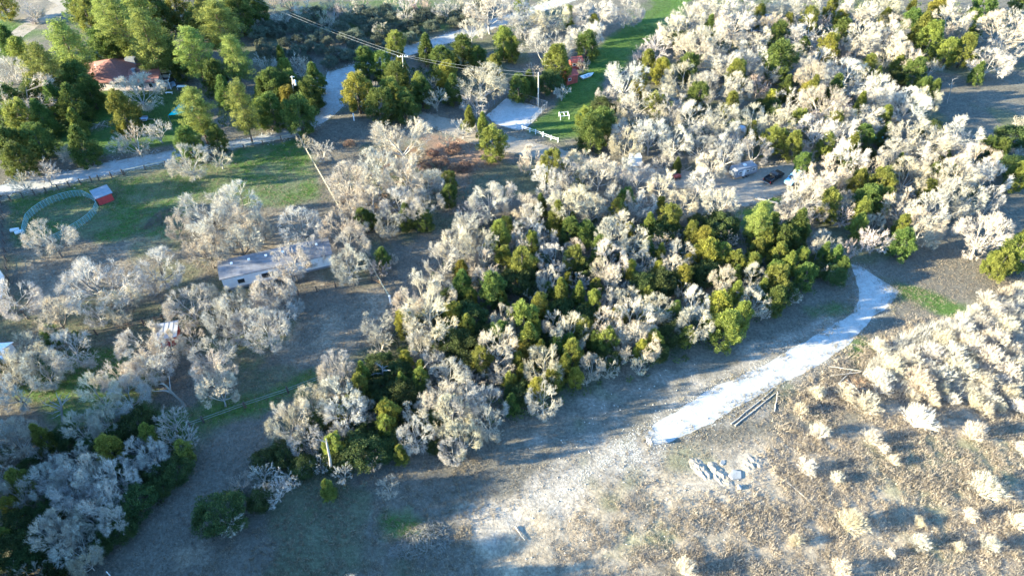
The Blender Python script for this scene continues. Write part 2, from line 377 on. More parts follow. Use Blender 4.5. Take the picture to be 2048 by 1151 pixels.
def bare_tree(seed, H=9.0, W=10.0, droop=0.0, ntw=9, lev=(6, 4, 4, 3), trunk_frac=.30, tw=.055):
    """returns (trunk MB, crown verts, tints): trunk and limbs as tapered tubes, twigs as thin blades"""
    r = random.Random(seed); rng = np.random.default_rng(seed)
    mb = MB(); seg = []; br = []
    lean = Vector((r.uniform(-.1, .1), r.uniform(-.1, .1), 1)).normalized()
    th = H * trunk_frac * r.uniform(.85, 1.15); R0 = H * .024
    p1 = lean * th * .5 + Vector((r.uniform(-.1, .1), r.uniform(-.1, .1), 0)); p2 = lean * th
    mb.tube([(0, 0, -.15), (0, 0, .15), p1, p2], [R0 * 1.45, R0 * 1.15, R0 * .95, R0 * .85], 7)
    cz = H * .60; rx = W * .5; rz = H * .42
    def inside(p): return (p.x / rx) ** 2 + (p.y / rx) ** 2 + ((p.z - cz) / rz) ** 2
    def grow(p, d, L, rad, k):
        mid = p + d * L * .5 + Vector((r.gauss(0, .06), r.gauss(0, .06), r.gauss(0, .05))) * L
        d2 = (d + Vector((r.gauss(0, .22), r.gauss(0, .22), r.gauss(0, .18) + .06 - droop))).normalized()
        e = mid + d2 * L * .5
        lim = r.uniform(.80, 1.12)
        if inside(e) > lim:
            t = 1.0
            while t > .3 and inside(p + (e - p) * t) > lim: t -= .1
            mid = p + (mid - p) * t; e = p + (e - p) * t
        (mb if k < 1 else crown).tube([p, mid, e], [rad, rad * .8, rad * .55], 6 if k < 1 else (4 if k < 2 else 3), cap=False, tint=.12 + .2 * k)  # inner branches tinted darker: shade of the crown's interior put into the colour
        seg.append((p, mid, k)); seg.append((mid, e, k))
        if k + 1 >= len(lev): br.append((mid, e, d2)); return
        n = lev[k + 1] + (1 if r.random() < .4 else 0)
        for i in range(n):
            t = r.uniform(.28, 1.0) if i < n - 1 else 1.0
            b = p.lerp(mid, t * 2) if t < .5 else mid.lerp(e, t * 2 - 1)
            out = Vector((b.x, b.y, (b.z - cz) * .5)); out = out.normalized() if out.length > .01 else Vector((0, 0, 1))
            v = Vector((r.gauss(0, 1), r.gauss(0, 1), r.gauss(0, .8))).normalized()
            nd = (d2 * .55 + v * .78 + out * .42 + Vector((0, 0, .20 - droop))).normalized()
            grow(b, nd, L * r.uniform(.52, .72), rad * .52, k + 1)
    crown = MB()
    n0 = lev[0]; a0 = r.uniform(0, 6.28)
    for i in range(n0):
        a = a0 + i * 2 * math.pi / n0 + r.uniform(-.35, .35); tilt = r.uniform(.5, 1.25) if i else .15
        d = Vector((math.cos(a) * math.sin(tilt), math.sin(a) * math.sin(tilt), math.cos(tilt)))
        grow(p2 * r.uniform(.72, 1.0) if i else p2, d, min(W, H * 1.1) * r.uniform(.40, .52), R0 * r.uniform(.48, .66), 0)
    A = np.array([tuple(a) + tuple(b) for a, b, d in br]); D0 = norm(A[:, 3:] - A[:, :3])
    idx = np.repeat(np.arange(len(A)), ntw); t = rng.uniform(.1, 1.05, len(idx))[:, None]
    P = A[idx, :3] * (1 - t) + A[idx, 3:] * t
    RO = norm((P - np.array([0, 0, cz * .7])) * np.array([1, 1, .8])); D = norm(D0[idx] * .6 + RO * .50 + rng.normal(0, .50, (len(idx), 3)) + np.array([0, 0, .12 - droop]))
    L = rng.uniform(.45, 1.15, len(idx)) * (W / 10)
    V1 = tris(P, D, L, np.full(len(idx), tw), rng)
    # second twigs
    i2 = np.repeat(np.arange(len(idx)), 2); t2 = rng.uniform(.35, .95, len(i2))[:, None]
    P2 = P[i2] + D[i2] * L[i2][:, None] * t2; D2 = norm(D[i2] * .8 + rng.normal(0, .45, (len(i2), 3)) + np.array([0, 0, .1]))
    V2 = tris(P2, D2, rng.uniform(.2, .5, len(i2)) * (W / 10), np.full(len(i2), tw * .8), rng)
    V = np.r_[V1, V2]; tint = np.clip(np.repeat(rng.normal(.66, .30, len(V) // 3), 3), 0, 1)
    # branches in the crown mesh: triangulate the quads
    cv = np.array(crown.v); cf = []
    for f in crown.f: cf.append((f[0], f[1], f[2])); cf.append((f[0], f[2], f[3]))
    F = np.arange(len(V)).reshape(-1, 3)
    return mb, np.r_[V, cv], np.r_[F, np.array(cf) + len(V)], np.r_[tint, np.array(crown.t)]

def leaf_clumps(centres, radii, n, size, rng, flat=1.0, updir=.3, aspect=1.6):
    """n leaf blades in a blob round each centre"""
    C = np.repeat(centres, n, 0); R = np.repeat(radii, n)
    u = norm(rng.normal(size=(len(C), 3))); rr = rng.uniform(.25, 1, len(C)) ** .6
    off = u * (R * rr)[:, None]; off[:, 2] *= flat
    P = C + off; D = norm(u * .8 + rng.normal(0, .55, u.shape) + np.array([0, 0, updir]))
    s = size * rng.uniform(.6, 1.3, len(C))
    V = tris(P, D, s * aspect, s, rng)
    ct = np.repeat(rng.uniform(.15, .85, len(centres)), n); tint = np.clip(ct + rng.normal(0, .18, len(C)), 0, 1)
    return V, np.repeat(tint, 3)

def cedar(seed, H, R, shape):
    rng = np.random.default_rng(seed); r = random.Random(seed)
    nc = 150; t = rng.uniform(0.02, 1, nc) ** .85; a = rng.uniform(0, 6.283, nc)
    if shape == 'cone': rad = R * (1 - t) ** .7 * np.minimum(1, .55 + t * 4)
    elif shape == 'column': rad = R * np.sqrt(np.clip(1 - ((t - .38) / .66) ** 2, 0, 1)) * (1 - .25 * t)
    else: rad = R * np.sqrt(np.clip(1 - ((t - .45) / .58) ** 2, 0, 1))
    rad *= .88 + .22 * np.sin(a * 3 + t * 7 + seed); rad *= rng.uniform(.45, 1.18, nc) ** .6
    C = np.c_[rad * np.cos(a), rad * np.sin(a), H * (.06 + .92 * t)]
    V, ti = leaf_clumps(C, rng.uniform(.24, .60, nc) * R / 2.4, 95, .125 * R / 2.4, rng, 1.25, .55, 2.0)
    mb = MB(); mb.tube([(0, 0, -.1), (.05, 0, H * .3), (0, .05, H * .92)], [R * .11, R * .085, R * .015], 6)
    for k in range(7):
        z = H * (.12 + .1 * k); aa = k * 2.4; l = R * .75 * (1 - k / 9)
        mb.tube([(0, 0, z), (math.cos(aa) * l * .5, math.sin(aa) * l * .5, z + .2), (math.cos(aa) * l, math.sin(aa) * l, z + .6)], [R * .035, R * .025, R * .01], 4)
    return mb, V, np.arange(len(V)).reshape(-1, 3), ti

def dome(seed, H, R, nc=170, n=80, leaf=.135):
    rng = np.random.default_rng(seed)
    u = norm(rng.normal(size=(nc, 3))); u[:, 2] = np.abs(u[:, 2]) * 1.15 - .35; u = norm(u); q = rng.uniform(.5, 1, nc) ** .5
    lob = 1 + .2 * np.sin(np.arctan2(u[:, 1], u[:, 0]) * 3 + seed) * np.cos(u[:, 2] * 4 + seed)
    C = np.c_[u[:, 0] * R * q * lob, u[:, 1] * R * q * lob, H * .45 + u[:, 2] * H * .50 * q * lob]; C[:, 2] = np.maximum(C[:, 2], .2)
    V, ti = leaf_clumps(C, rng.uniform(.4, .75, nc) * R / 3, n, leaf * R / 3, rng, .85, .3, 1.7)
    mb = MB(); mb.tube([(0, 0, -.1), (.1, 0, H * .25), (.1, .1, H * .6)], [R * .08, R * .065, R * .03], 6)
    r = random.Random(seed)
    for k in range(6):
        aa = k * 1.05 + r.random(); l = R * .7
        mb.tube([(.05, 0, H * .2), (math.cos(aa) * l * .5, math.sin(aa) * l * .5, H * .42), (math.cos(aa) * l, math.sin(aa) * l, H * .62)], [R * .045, R * .03, R * .012], 5)
    return mb, V, np.arange(len(V)).reshape(-1, 3), ti

def pine(seed, H=17.0, R=5.2):
    rng = np.random.default_rng(seed); r = random.Random(seed); mb = MB()
    mb.tube([(0, 0, -.2), (.1, .05, H * .3), (-.1, .1, H * .65), (0, 0, H * .97)], [.30, .25, .17, .04], 8)
    cs = []; rs = []
    n = 58
    for k in range(n):
        t = .24 + .76 * (k + r.random()) / n; a = k * 2.399 + r.uniform(-.4, .4)
        env = R * (math.sin(min(1, (1.02 - t) / .62) * math.pi * .5) ** .8) * (1 if t > .42 else .7)
        l = env * r.uniform(.55, 1.0); z = H * t; e = Vector((math.cos(a) * l, math.sin(a) * l, z + l * .18))
        mb.tube([(0, 0, z - l * .12), e * .55 + Vector((0, 0, z * .45 - l * .02)), e], [.07, .05, .02], 4, cap=False)
        m = 5 if l > 2 else 3
        for j in range(m):
            q = .45 + .6 * j / max(1, m - 1); cs.append((e.x * q + r.gauss(0, .45), e.y * q + r.gauss(0, .45), z + l * .18 * q + r.gauss(.15, .28))); rs.append(r.uniform(.65, 1.15))
    cs.append((0, 0, H * .98)); rs.append(.7)
    V, ti = leaf_clumps(np.array(cs), np.array(rs), 80, .135, rng, .7, .35, 2.6)
    return mb, V, np.arange(len(V)).reshape(-1, 3), ti

def fan_bush(seed, H=3.0, R=2.6, stems=130, tw=.034):
    rng = np.random.default_rng(seed); a = rng.uniform(0, 6.283, stems); tilt = rng.uniform(.1, 1.15, stems)
    P = np.c_[rng.normal(0, .16, stems), rng.normal(0, .16, stems), np.zeros(stems) - .05]
    D = np.c_[np.cos(a) * np.sin(tilt), np.sin(a) * np.sin(tilt), np.cos(tilt)]
    L = rng.uniform(.7, 1.1, stems) * (H * np.cos(tilt) + R * np.sin(tilt)) * .62
    Vs = [tris(P, D, L * 1.05, np.full(stems, tw * 1.7), rng)]
    E = P + D * L[:, None] * rng.uniform(.55, .9, stems)[:, None]
    for n, sp, ll in ((5, .30, .45), (3, .38, .30)):
        i = np.repeat(np.arange(len(E)), n); D2 = norm(D[i] + rng.normal(0, sp, (len(i), 3)) + np.array([0, 0, .12])); L2 = rng.uniform(.6, 1.1, len(i)) * ll * H * .62
        Vs.append(tris(E[i], D2, L2, np.full(len(i), tw), rng)); E = E[i] + D2 * L2[:, None] * rng.uniform(.35, .9, len(i))[:, None]; D = D2
    V = np.concatenate(Vs); return V, np.repeat(np.clip(rng.normal(.6, .25, len(V) // 3), 0, 1), 3)

PROTO = {}
def proto(key, made, trunk_mat, crown_mat, H, W):
    mb, V, F, ti = made
    PROTO.setdefault(key, []).append((mb.mesh('trunk', trunk_mat, True), arrays_mesh('crown', V, F, crown_mat, ti), H, W))
for s in range(9): proto('B', bare_tree(20 + s, 9 + (s % 3 - 1) * .9, 10, (0, .05, -.06)[s % 3], ntw=11 + s % 3, tw=.048, trunk_frac=.22), 'pale_bark', 'pale_twigs', 9, 10)
for s in range(3): proto('D', bare_tree(40 + s, 9, 10, .02, ntw=11, trunk_frac=.30, tw=.048), 'bark', 'pale_twigs', 9, 10)      # pasture oaks with dark trunks
for s in range(3): proto('b', bare_tree(50 + s, 6, 5.5, -.12, ntw=7, lev=(7, 4, 4), trunk_frac=.16, tw=.05), 'pale_bark', 'pale_twigs', 6, 5.5)
for s in range(2): proto('k', bare_tree(60 + s, 6, 6.5, -.05, ntw=9, lev=(7, 4, 4), trunk_frac=.14, tw=.05), 'bark', 'pink_twigs', 6, 6.5)
for s, sh in enumerate(('cone', 'column', 'round', 'column')): proto('C', cedar(70 + s, 8, 2.4, sh), 'bark', 'cedar_leaf', 8, 4.8)
for s, sh in enumerate(('column', 'cone', 'round')): proto('K', cedar(80 + s, 8, 2.4, sh), 'bark', 'cedar_dark_leaf', 8, 4.8)
for s, sh in enumerate(('column', 'round')): proto('Y', cedar(90 + s, 8, 2.4, sh), 'bark', 'gold_leaf', 8, 4.8)
for s in range(3): proto('P', pine(100 + s), 'pine_bark', 'pine_leaf', 17, 10.4)
for s in range(3): proto('L', dome(110 + s, 5.5, 3), 'bark', 'oak_leaf', 5.5, 6)
for s in range(3): proto('S', dome(120 + s, 3.0, 2.2, 90, 44, .19), 'bark', 'sage_leaf', 3.0, 4.4)
for s in range(2): proto('R', dome(130 + s, 2.0, 2.0, 80, 26, .20), 'bark', 'rust_leaf', 2.0, 4.0)
WB = []
for s in range(5):
    V, ti = fan_bush(140 + s); WB.append(arrays_mesh('dry_bush', V, np.arange(len(V)).reshape(-1, 3), 'straw_twigs', ti))

# ------------------------------------------------------------------ where each plant stands: (kind, crown centre x, y, crown width) read off the photograph in twelve tiles, three tile units to a photo pixel
TILES = {}
def tile(ox, oy, txt):
    out = []
    for part in txt.replace('\n', ' ').split(';'):
        w = part.split()
        if not w: continue
        k = w[0]
        for q in w[1:]:
            x, y, d = (float(v) for v in q.split(',')); out.append((k, ox + x / 3, oy + y / 3, d / 3))
    return out
PL = []
PL += tile(0, 0, '''P 400,270,290 270,410,250 720,150,280 890,240,290 800,60,240 1310,130,280 1160,290,250 1400,330,220 1170,640,230 1450,640,230 1230,60,200 620,60,160;
K 60,260,160 30,740,130 440,620,200 330,600,180 480,500,200 540,560,160 60,880,190 230,850,180 500,880,200 620,290,200 900,340,190 1010,330,190 1090,400,150 1290,470,170 1350,560,150 1130,860,170 1300,830,120 1440,90,200 40,620,180 260,720,170 120,960,180 700,300,180 240,560,180;
C 520,90,150 140,730,170 460,740,130 740,680,190 1280,480,120 1060,60,150 960,280,130 130,330,160; Y 20,40,130;
B 60,400,160 130,570,370 825,530,290 1130,970,230 1520,390,80; b 800,830,220 940,770,160 370,900,90 430,910,150 260,1020,170 120,1080,140 1310,930,150 200,60,120 700,860,120;
k 180,70,130;''')
PL += tile(512, 0, '''K 655,385,140 1020,290,140 1110,380,150 1240,320,150 760,400,130 760,650,170 350,480,150 100,530,190 100,680,180 260,700,200 1000,560,140 850,480,150 900,650,150 40,560,140 200,520,150 330,580,150 1180,540,140 1330,350,130;
L 250,560,200 330,620,140;
C 840,280,115 980,520,120 1430,420,120 1490,260,140 810,580,140 1280,720,100 1360,760,100 1420,870,160 1160,1090,90 150,340,80 180,430,110 20,690,110 890,610,110 870,420,100;
Y 610,570,195 1150,450,140 200,600,130 100,460,80;
B 1340,490,290 1400,80,270 1290,170,160 870,840,350 560,1080,250 720,1050,260 900,1060,280 1030,1100,190;
b 900,60,130 1130,40,150 1210,20,100 740,160,100 720,530,120 1060,480,100 1080,580,150 1240,750,140 390,890,150 50,370,130 250,380,160 80,620,100 300,520,100 150,90,120 280,40,130 420,100,110 460,130,80 560,30,120 1150,830,100 1320,590,200 290,850,100;
R 1110,970,90 1250,1000,90 1010,1000,80 560,860,70 1180,890,90 800,1000,60 680,920,70 1060,920,70 1190,1010,80; k 640,30,110 480,70,110;''')
PL += tile(1024, 0, '''B 80,130,220 230,90,230 500,80,260 680,60,220 440,200,220 200,300,280 1000,180,240 1060,110,200 1150,90,200 1250,60,240 1400,60,240 1330,180,240 1180,240,260 1450,240,220 1080,330,220 1270,360,240 1430,350,200
680,480,260 760,620,220 880,560,190 1030,480,240 1200,520,260 1340,540,200 960,640,200 900,720,220 1080,720,240 1240,720,260 1340,800,220 720,790,220 680,880,190 830,830,200 980,860,220 1140,880,200 1280,920,200 1440,740,180
110,960,150 420,960,180 330,1050,200 520,1050,220 680,1020,160 760,1060,200 900,1110,180 1120,1100,180 200,1110,200 1200,1000,180 1460,900,200 20,60,160 560,560,120 620,720,120;
k 860,280,210 780,300,120 1480,510,140; C 0,300,100 340,100,90 810,400,110 270,390,170 240,1000,150 440,720,100 1480,110,90 490,150,80 60,20,90; L 1500,630,90 540,650,160 230,500,160; K 100,510,130 480,800,190 550,760,160 1120,590,120 40,540,120 450,270,140 990,990,70 400,1080,80;
b 300,540,100 430,380,90 900,970,120 130,420,130;''')
PL += tile(1536, 0, '''B 60,60,190 200,60,220 260,200,290 40,150,160 140,340,160 560,80,250 700,60,220 740,180,200 690,240,220 560,240,220 1100,120,210 1130,220,150 1400,190,270 1440,260,240 1340,360,240 830,360,190 740,320,160
290,410,240 480,450,300 600,490,220 260,480,200 650,570,200 720,600,220 850,620,240 940,620,160 120,610,180 320,650,260 400,700,240 600,720,230 560,760,180 60,760,180 300,780,240 450,820,220
840,830,260 960,850,260 1140,800,270 1100,900,220 1250,980,240 1320,1050,240 980,1000,240 760,920,160 840,1050,260 1100,1080,240 640,990,180 480,960,200 370,1030,200 300,1090,240 190,1110,150 10,420,160 880,920,180;
b 980,400,130 1480,80,90 1510,720,80 1520,900,90;
C 700,120,90 850,80,110 910,210,160 970,250,150 1180,310,140 1080,320,110 1220,120,80 120,130,70 650,470,80 180,740,110 540,1100,110 680,1100,150 780,980,90 1080,1070,90 1500,1060,130 780,390,80 260,560,130;
Y 1030,50,120 240,570,110 20,600,100; K 60,220,130 210,290,80 60,380,200 110,530,130 400,540,150 930,540,100 990,560,110 570,820,120 1040,950,110 210,980,100 1260,440,100 1300,900,110 1390,920,120 1290,40,120 1490,40,90 860,150,140 440,200,150 880,430,140; L 1460,830,180 1460,1000,180 600,930,100 30,650,110;''')
PL += tile(0, 384, '''D 300,270,270 1060,200,130 590,550,420 700,660,230 340,740,240 950,450,260 90,650,240 1250,100,300 1420,70,260 1270,220,260 1240,340,240 1440,300,250 1470,180,200;
B 150,960,280 60,1060,220 430,940,260 250,1060,240 860,900,300 920,1000,280 1020,940,180 700,1100,220 850,1090,200 1140,680,270 1230,640,150 1390,630,150 1440,710,230 1330,760,200 1460,820,200 1280,960,260 1290,1080,240;
b 900,540,160 580,730,160 1130,880,180; K 300,860,110 20,1040,80 480,900,90;''')
PL += tile(512, 384, '''D 260,190,240 30,200,140 520,240,260; B 205,430,215 340,355,165 560,330,220 560,440,220 560,60,200 700,60,210 850,70,240 1000,80,240 780,190,150 110,610,230 60,660,220 150,760,230 60,850,240 190,660,180
1400,60,220 1480,20,160 1270,220,180 1200,320,230 1120,420,200 1330,330,240 1370,420,200 1380,540,160 1000,600,220 1100,620,180 900,680,180 1040,760,290 980,900,160 730,800,190 1060,990,130 1450,930,230 1480,760,140 1440,1030,200 1150,1110,240 500,1060,180 470,1120,200;
k 1290,130,170 740,450,130; b 740,900,160 820,390,70; R 590,140,90 540,40,70;
K 760,400,100 900,150,130 640,170,100 690,170,80 1240,560,160 1420,600,180 1010,170,110 1160,30,100; L 1280,750,220 1200,900,200 1300,950,220 860,1080,170 740,1030,160 1130,860,160 1380,860,150;
C 1460,270,140 1490,400,130 990,1060,80 640,1090,120; Y 890,790,130 900,1010,90;''')
PL += tile(1024, 384, '''B 60,80,190 80,240,180 350,100,240 470,120,180 440,50,200 200,290,150 780,60,180 620,60,200 1020,70,180 1240,90,220 640,190,160 590,290,210 570,420,220 740,300,200 790,400,150 260,390,200 370,340,120 220,530,150 530,480,150 610,540,110
990,360,190 960,460,110 690,640,170 560,630,120 890,700,190 720,780,260 560,810,190 760,900,240 1090,670,170 1100,800,200 1260,540,150 1290,620,120 1440,520,170 1460,650,160 10,720,90 340,850,220 250,790,130 200,1040,240 480,1050,140 30,820,120 1330,110,130 130,150,140;
C 270,150,150 60,440,160 290,600,130 170,680,130 70,760,160 100,880,180 400,610,110 820,200,120 1080,240,100 1340,420,110 1440,440,110 1460,230,120 1340,620,140 1290,820,200 810,630,80 360,970,140 40,1020,90 490,660,110 1470,350,110; P 1490,150,170;
Y 1150,290,130 1170,370,150 890,80,70 700,240,90 710,470,90 1030,510,120 1060,430,80 1240,690,150 330,530,70;
K 170,80,110 350,240,130 440,250,130 680,50,110; L 40,540,200 900,230,170 900,540,200 800,560,170 1250,200,200 580,1000,150 950,850,180 860,960,160 1180,480,180 450,480,150 440,740,160 300,700,150 160,420,140; b 640,970,130 770,1030,120;''')
PL += tile(1536, 384, '''B 200,60,220 280,110,150 110,100,130 480,60,180 640,180,110 810,80,240 960,110,240 930,200,220 1080,60,240 1200,50,180 970,240,160 1330,60,130 1290,280,300 350,300,170;
k 650,290,200 500,340,110; b 350,450,120 160,620,90;
C 360,80,150 560,130,120 540,210,110 690,60,120 800,210,100 1400,440,130 1490,380,180 1340,420,100 60,390,120 120,450,130 200,400,100 50,540,150 1510,300,90 20,210,110; K 600,50,160 810,310,160 170,230,200 400,400,120 220,520,130 40,660,140 440,450,90 330,380,110 90,280,150; L 400,500,140 100,600,150 270,470,130;
W 1320,620,130 1460,690,120 1300,780,170 1180,820,180 1060,860,170 660,910,130 1440,790,180 1380,860,200 1240,900,220 1120,960,220 1000,960,180 880,1000,200 1350,980,220 1480,940,150 1180,1050,220 1060,1080,200 760,1040,200 680,1110,180 900,1110,220 1300,1110,200 1450,1070,180 1430,590,120 1510,560,100 1250,700,110;''')
PL += tile(0, 767, '''D 90,50,220; B 600,70,230 760,70,220 1310,40,230 80,330,250 30,300,150 490,280,210 630,220,180 820,390,200 930,450,160 480,460,200 330,530,220 400,600,240 250,570,200 560,560,220 700,600,240 440,700,240 620,720,220 540,800,220 700,830,160 100,660,160 320,940,240 460,990,240 380,880,200 500,1050,180 30,560,150;
b 1020,210,200 1100,320,180 1000,330,150 80,1130,150 1430,590,150 1380,830,150; L 820,240,200 1060,520,180 830,700,220 720,880,170 110,830,180 340,1100,160 620,900,150 80,1000,220 150,1060,200 600,980,130 200,1000,180 960,620,150 700,760,160 1320,780,280; C 120,600,140; Y 660,400,140 70,740,110;''')
PL += tile(512, 767, '''B 220,200,240 330,120,240 480,100,260 540,200,230 180,270,220 300,320,200 650,150,150 970,150,180 960,310,190 1130,110,240 1180,220,240 1250,110,240 1380,120,230 1400,230,200 1240,330,220 1180,390,160 490,310,120;
Y 790,180,140; C 560,130,90 520,190,70 780,260,110 430,630,120; b 200,540,180 30,540,160 120,640,180 60,650,150 700,460,120 520,530,120 790,620,140; L 180,420,180 620,400,260 760,400,180 290,500,160 30,700,160 60,460,160 480,450,170 880,60,200 850,330,150;''')
PL += tile(1024, 767, '''B 190,100,200; W 1030,1100,170; L 40,60,170;''')
PL += tile(1536, 767, '''W 600,110,200 910,200,240 1250,290,180 1320,620,240 500,830,220 920,940,140 1330,950,140 620,310,140 700,390,90 760,460,90 320,290,150 420,560,110 200,150,110 240,490,140 180,940,110 440,1110,170 1210,770,110 1510,130,120 1530,380,110 1520,830,150 900,820,90 1150,970,90 730,1010,80 480,40,150 700,20,140 960,30,180 290,40,120;''')
# shaded thicket beyond the gravel road: rounded shrubs standing shoulder to shoulder
TH = [(505, 75), (560, 35), (640, 22), (760, 18), (880, 22), (960, 8), (960, 30), (905, 52), (830, 76), (770, 92), (690, 120), (640, 130), (550, 112), (505, 98)]
thr = random.Random(5); got = []
for _ in range(4000):
    x, y = thr.uniform(505, 960), thr.uniform(8, 135)
    if inpoly(np.array([x]), np.array([y]), TH)[0] and all((x - a) ** 2 + (1.6 * (y - b)) ** 2 > 25 ** 2 for a, b in got):
        got.append((x, y)); PL.append(('S', x, y, thr.uniform(22, 40)))
# the same wood goes on past the frame's edge where the long shadows come from
OFF = []          # (kind, X, Y, crown width in metres)
ofr = random.Random(31)
def edge(Y): return -.74 * (Y * CT + CAM_H * ST)        # where the picture ends on this side
for j in range(12):
    Y0 = 14 + j * 9
    for row in ((10, 16, 23, 30) if Y0 < 62 else (12, 22)):
        Y = Y0 + ofr.uniform(-3, 3); OFF.append((ofr.choice('PPPK' if Y0 < 62 else 'BKB'), edge(Y) - row + ofr.uniform(-1.5, 1.5), Y, ofr.uniform(9, 12)))
for j in range(12): OFF.append((ofr.choice('KLBK'), -76 + j * 5.2 + ofr.uniform(-1.5, 1.5), 30.5 + ofr.uniform(-1.2, 1.2), ofr.uniform(6, 7.5)))
for j in range(8): OFF.append((ofr.choice('PBBK'), -80 + j * 7 + ofr.uniform(-2, 2), 20 + ofr.uniform(-2, 2), ofr.uniform(8, 10)))
for k, X, Y, Wm in OFF:
    x, y = W2P(X, Y, 8); PL.append((k, float(x), float(y), Wm * FPX / depth((X, Y, 8))))

# the grove and the pale wood stand crown to crown: small trees in the gaps between the ones listed above
def fill(poly, n, kinds, wlo, whi, gap, seed):
    q = random.Random(seed); xs_ = [a for a, b in poly]; ys_ = [b for a, b in poly]; done = 0
    for _ in range(n * 60):
        if done >= n: break
        x, y = q.uniform(min(xs_), max(xs_)), q.uniform(min(ys_), max(ys_))
        if not inpoly(np.array([x]), np.array([y]), poly)[0]: continue
        if any(abs(x - a) < gap and abs(y - b) < gap * .7 for k, a, b, w in PL): continue
        PL.append((q.choice(kinds), x, y, q.uniform(wlo, whi))); done += 1
fill([(900, 560), (990, 450), (1100, 410), (1300, 430), (1500, 450), (1640, 510), (1560, 620), (1340, 690), (1100, 790), (930, 850), (840, 760), (850, 640)], 95, 'CCKYbbL', 26, 46, 24, 3)
fill([(1230, 250), (1330, 90), (1440, 10), (1800, 10), (2030, 60), (1860, 140), (1760, 190), (1900, 270), (1960, 360), (1860, 440), (1700, 460), (1620, 400), (1640, 300), (1450, 300), (1260, 300)], 46, 'bCCKkYL', 26, 48, 28, 4)
fill([(1790, 700), (1900, 645), (2046, 595), (2046, 830), (1820, 800)], 30, 'W', 26, 50, 22, 12)
fill([(0, 900), (140, 850), (380, 840), (360, 960), (240, 1060), (130, 1150), (0, 1150)], 26, 'bLLC', 30, 50, 34, 5)
fill([(150, 0), (500, 0), (490, 60), (330, 40), (200, 50)], 12, 'PKKC', 50, 80, 40, 8)
fill([(500, 0), (960, 0), (960, 25), (880, 40), (700, 45), (560, 60), (505, 70)], 34, 'bbkKb', 26, 46, 26, 9)
fill([(560, 860), (700, 770), (860, 750), (960, 870), (760, 930), (620, 930)], 22, 'bLLC', 28, 48, 30, 6)
KIND = {  # height from crown width, height of the crown's middle as a share of it, name, words, category
    'B': (lambda W: min(11.0, .52 * W + 3.6), .60, 'bare_oak', 'leafless pale grey oak', 'tree'),
    'D': (lambda W: min(11.0, .52 * W + 3.9), .62, 'pasture_oak', 'leafless pasture oak with dark trunk', 'tree'),
    'b': (lambda W: .85 * W + 1.6, .58, 'bare_sapling', 'slender leafless grey sapling', 'tree'),
    'k': (lambda W: .75 * W + 1.6, .58, 'bare_tree', 'leafless pinkish brown tree', 'tree'),
    'C': (lambda W: 1.15 * W + 2.0, .50, 'cedar_tree', 'olive green cedar', 'tree'),
    'K': (lambda W: 1.05 * W + 1.8, .50, 'cedar_tree', 'dark green cedar', 'tree'),
    'Y': (lambda W: 1.05 * W + 1.8, .50, 'cedar_tree', 'golden green cedar', 'tree'),
    'P': (lambda W: min(19, 1.05 * W + 5.5), .66, 'pine_tree', 'tall light green pine', 'tree'),
    'L': (lambda W: .72 * W + .6, .48, 'evergreen_shrub', 'dark leafy evergreen shrub', 'shrub'),
    'S': (lambda W: .60 * W + .4, .45, 'thicket_shrub', 'rounded grey green shrub', 'shrub'),
    'R': (lambda W: .5 * W, .45, 'rust_shrub', 'low rust brown shrub', 'shrub'),
    'W': (lambda W: .72 * W + .5, .45, 'dry_bush', 'dry straw coloured bush', 'bush'),
}
def zone_of(x, y):
    if x < 0 or y > 1151: return 'in the wood that goes on past the pasture'
    if y < 140 and 505 < x < 920 and y < 140 - (x - 640) * .22: return 'in the shaded scrub beyond the gravel road'
    if x < 640 and y < 300 - .18 * max(0, x - 300) and y < 395 - .2 * x: return 'around the red-roofed house above the gravel road'
    if x < 640 and y < 300 and x > 480: return 'in the clump at the road bend'
    if x < 700 and y < 760 - .12 * (x - 300) and x < 640 + (y - 400) * .45: return 'in the pasture around the long white mobile home'
    if x < 520 and y < 840: return 'in the grassy lower pasture'
    if x < 400 or (x < 420 and y > 840): return 'in the shady thicket below the lower pasture'
    if x < 560 and y > 900: return 'in the small clump between the dirt strip and rough meadow'
    if y < 270 and x < 1030: return 'between the road bend and the gravel pad'
    if y < 180 and x < 1270 and x < 1330 - y: return 'beside the bright green grass strip'
    if x < 1000 and y < 480 and x < 1000 - (y - 330) * .55: return 'in the island between pasture fence and dirt strip'
    if y > 640 and x > 1560 and y > 640: return 'in the sunny weed field beside the white track'
    if x > 1830 and y > 400 and y < 560: return 'at the dark clearing beyond the white track'
    if y < 440 - .0 * x and x > 1180 and y < 440: return 'in the pale wood around the parked vehicles'
    if y > 560 and x > 1780: return 'in the sunny weed field beside the white track'
    if x > 1560 and y < 520 and x > 1640: return 'at the upper end of the white track'
    if y > 700 and x < 1120: return 'at the dirt strip end of the central grove'
    if x > 1300: return 'at the white track end of the central grove'
    return 'in the heart of the central grove'
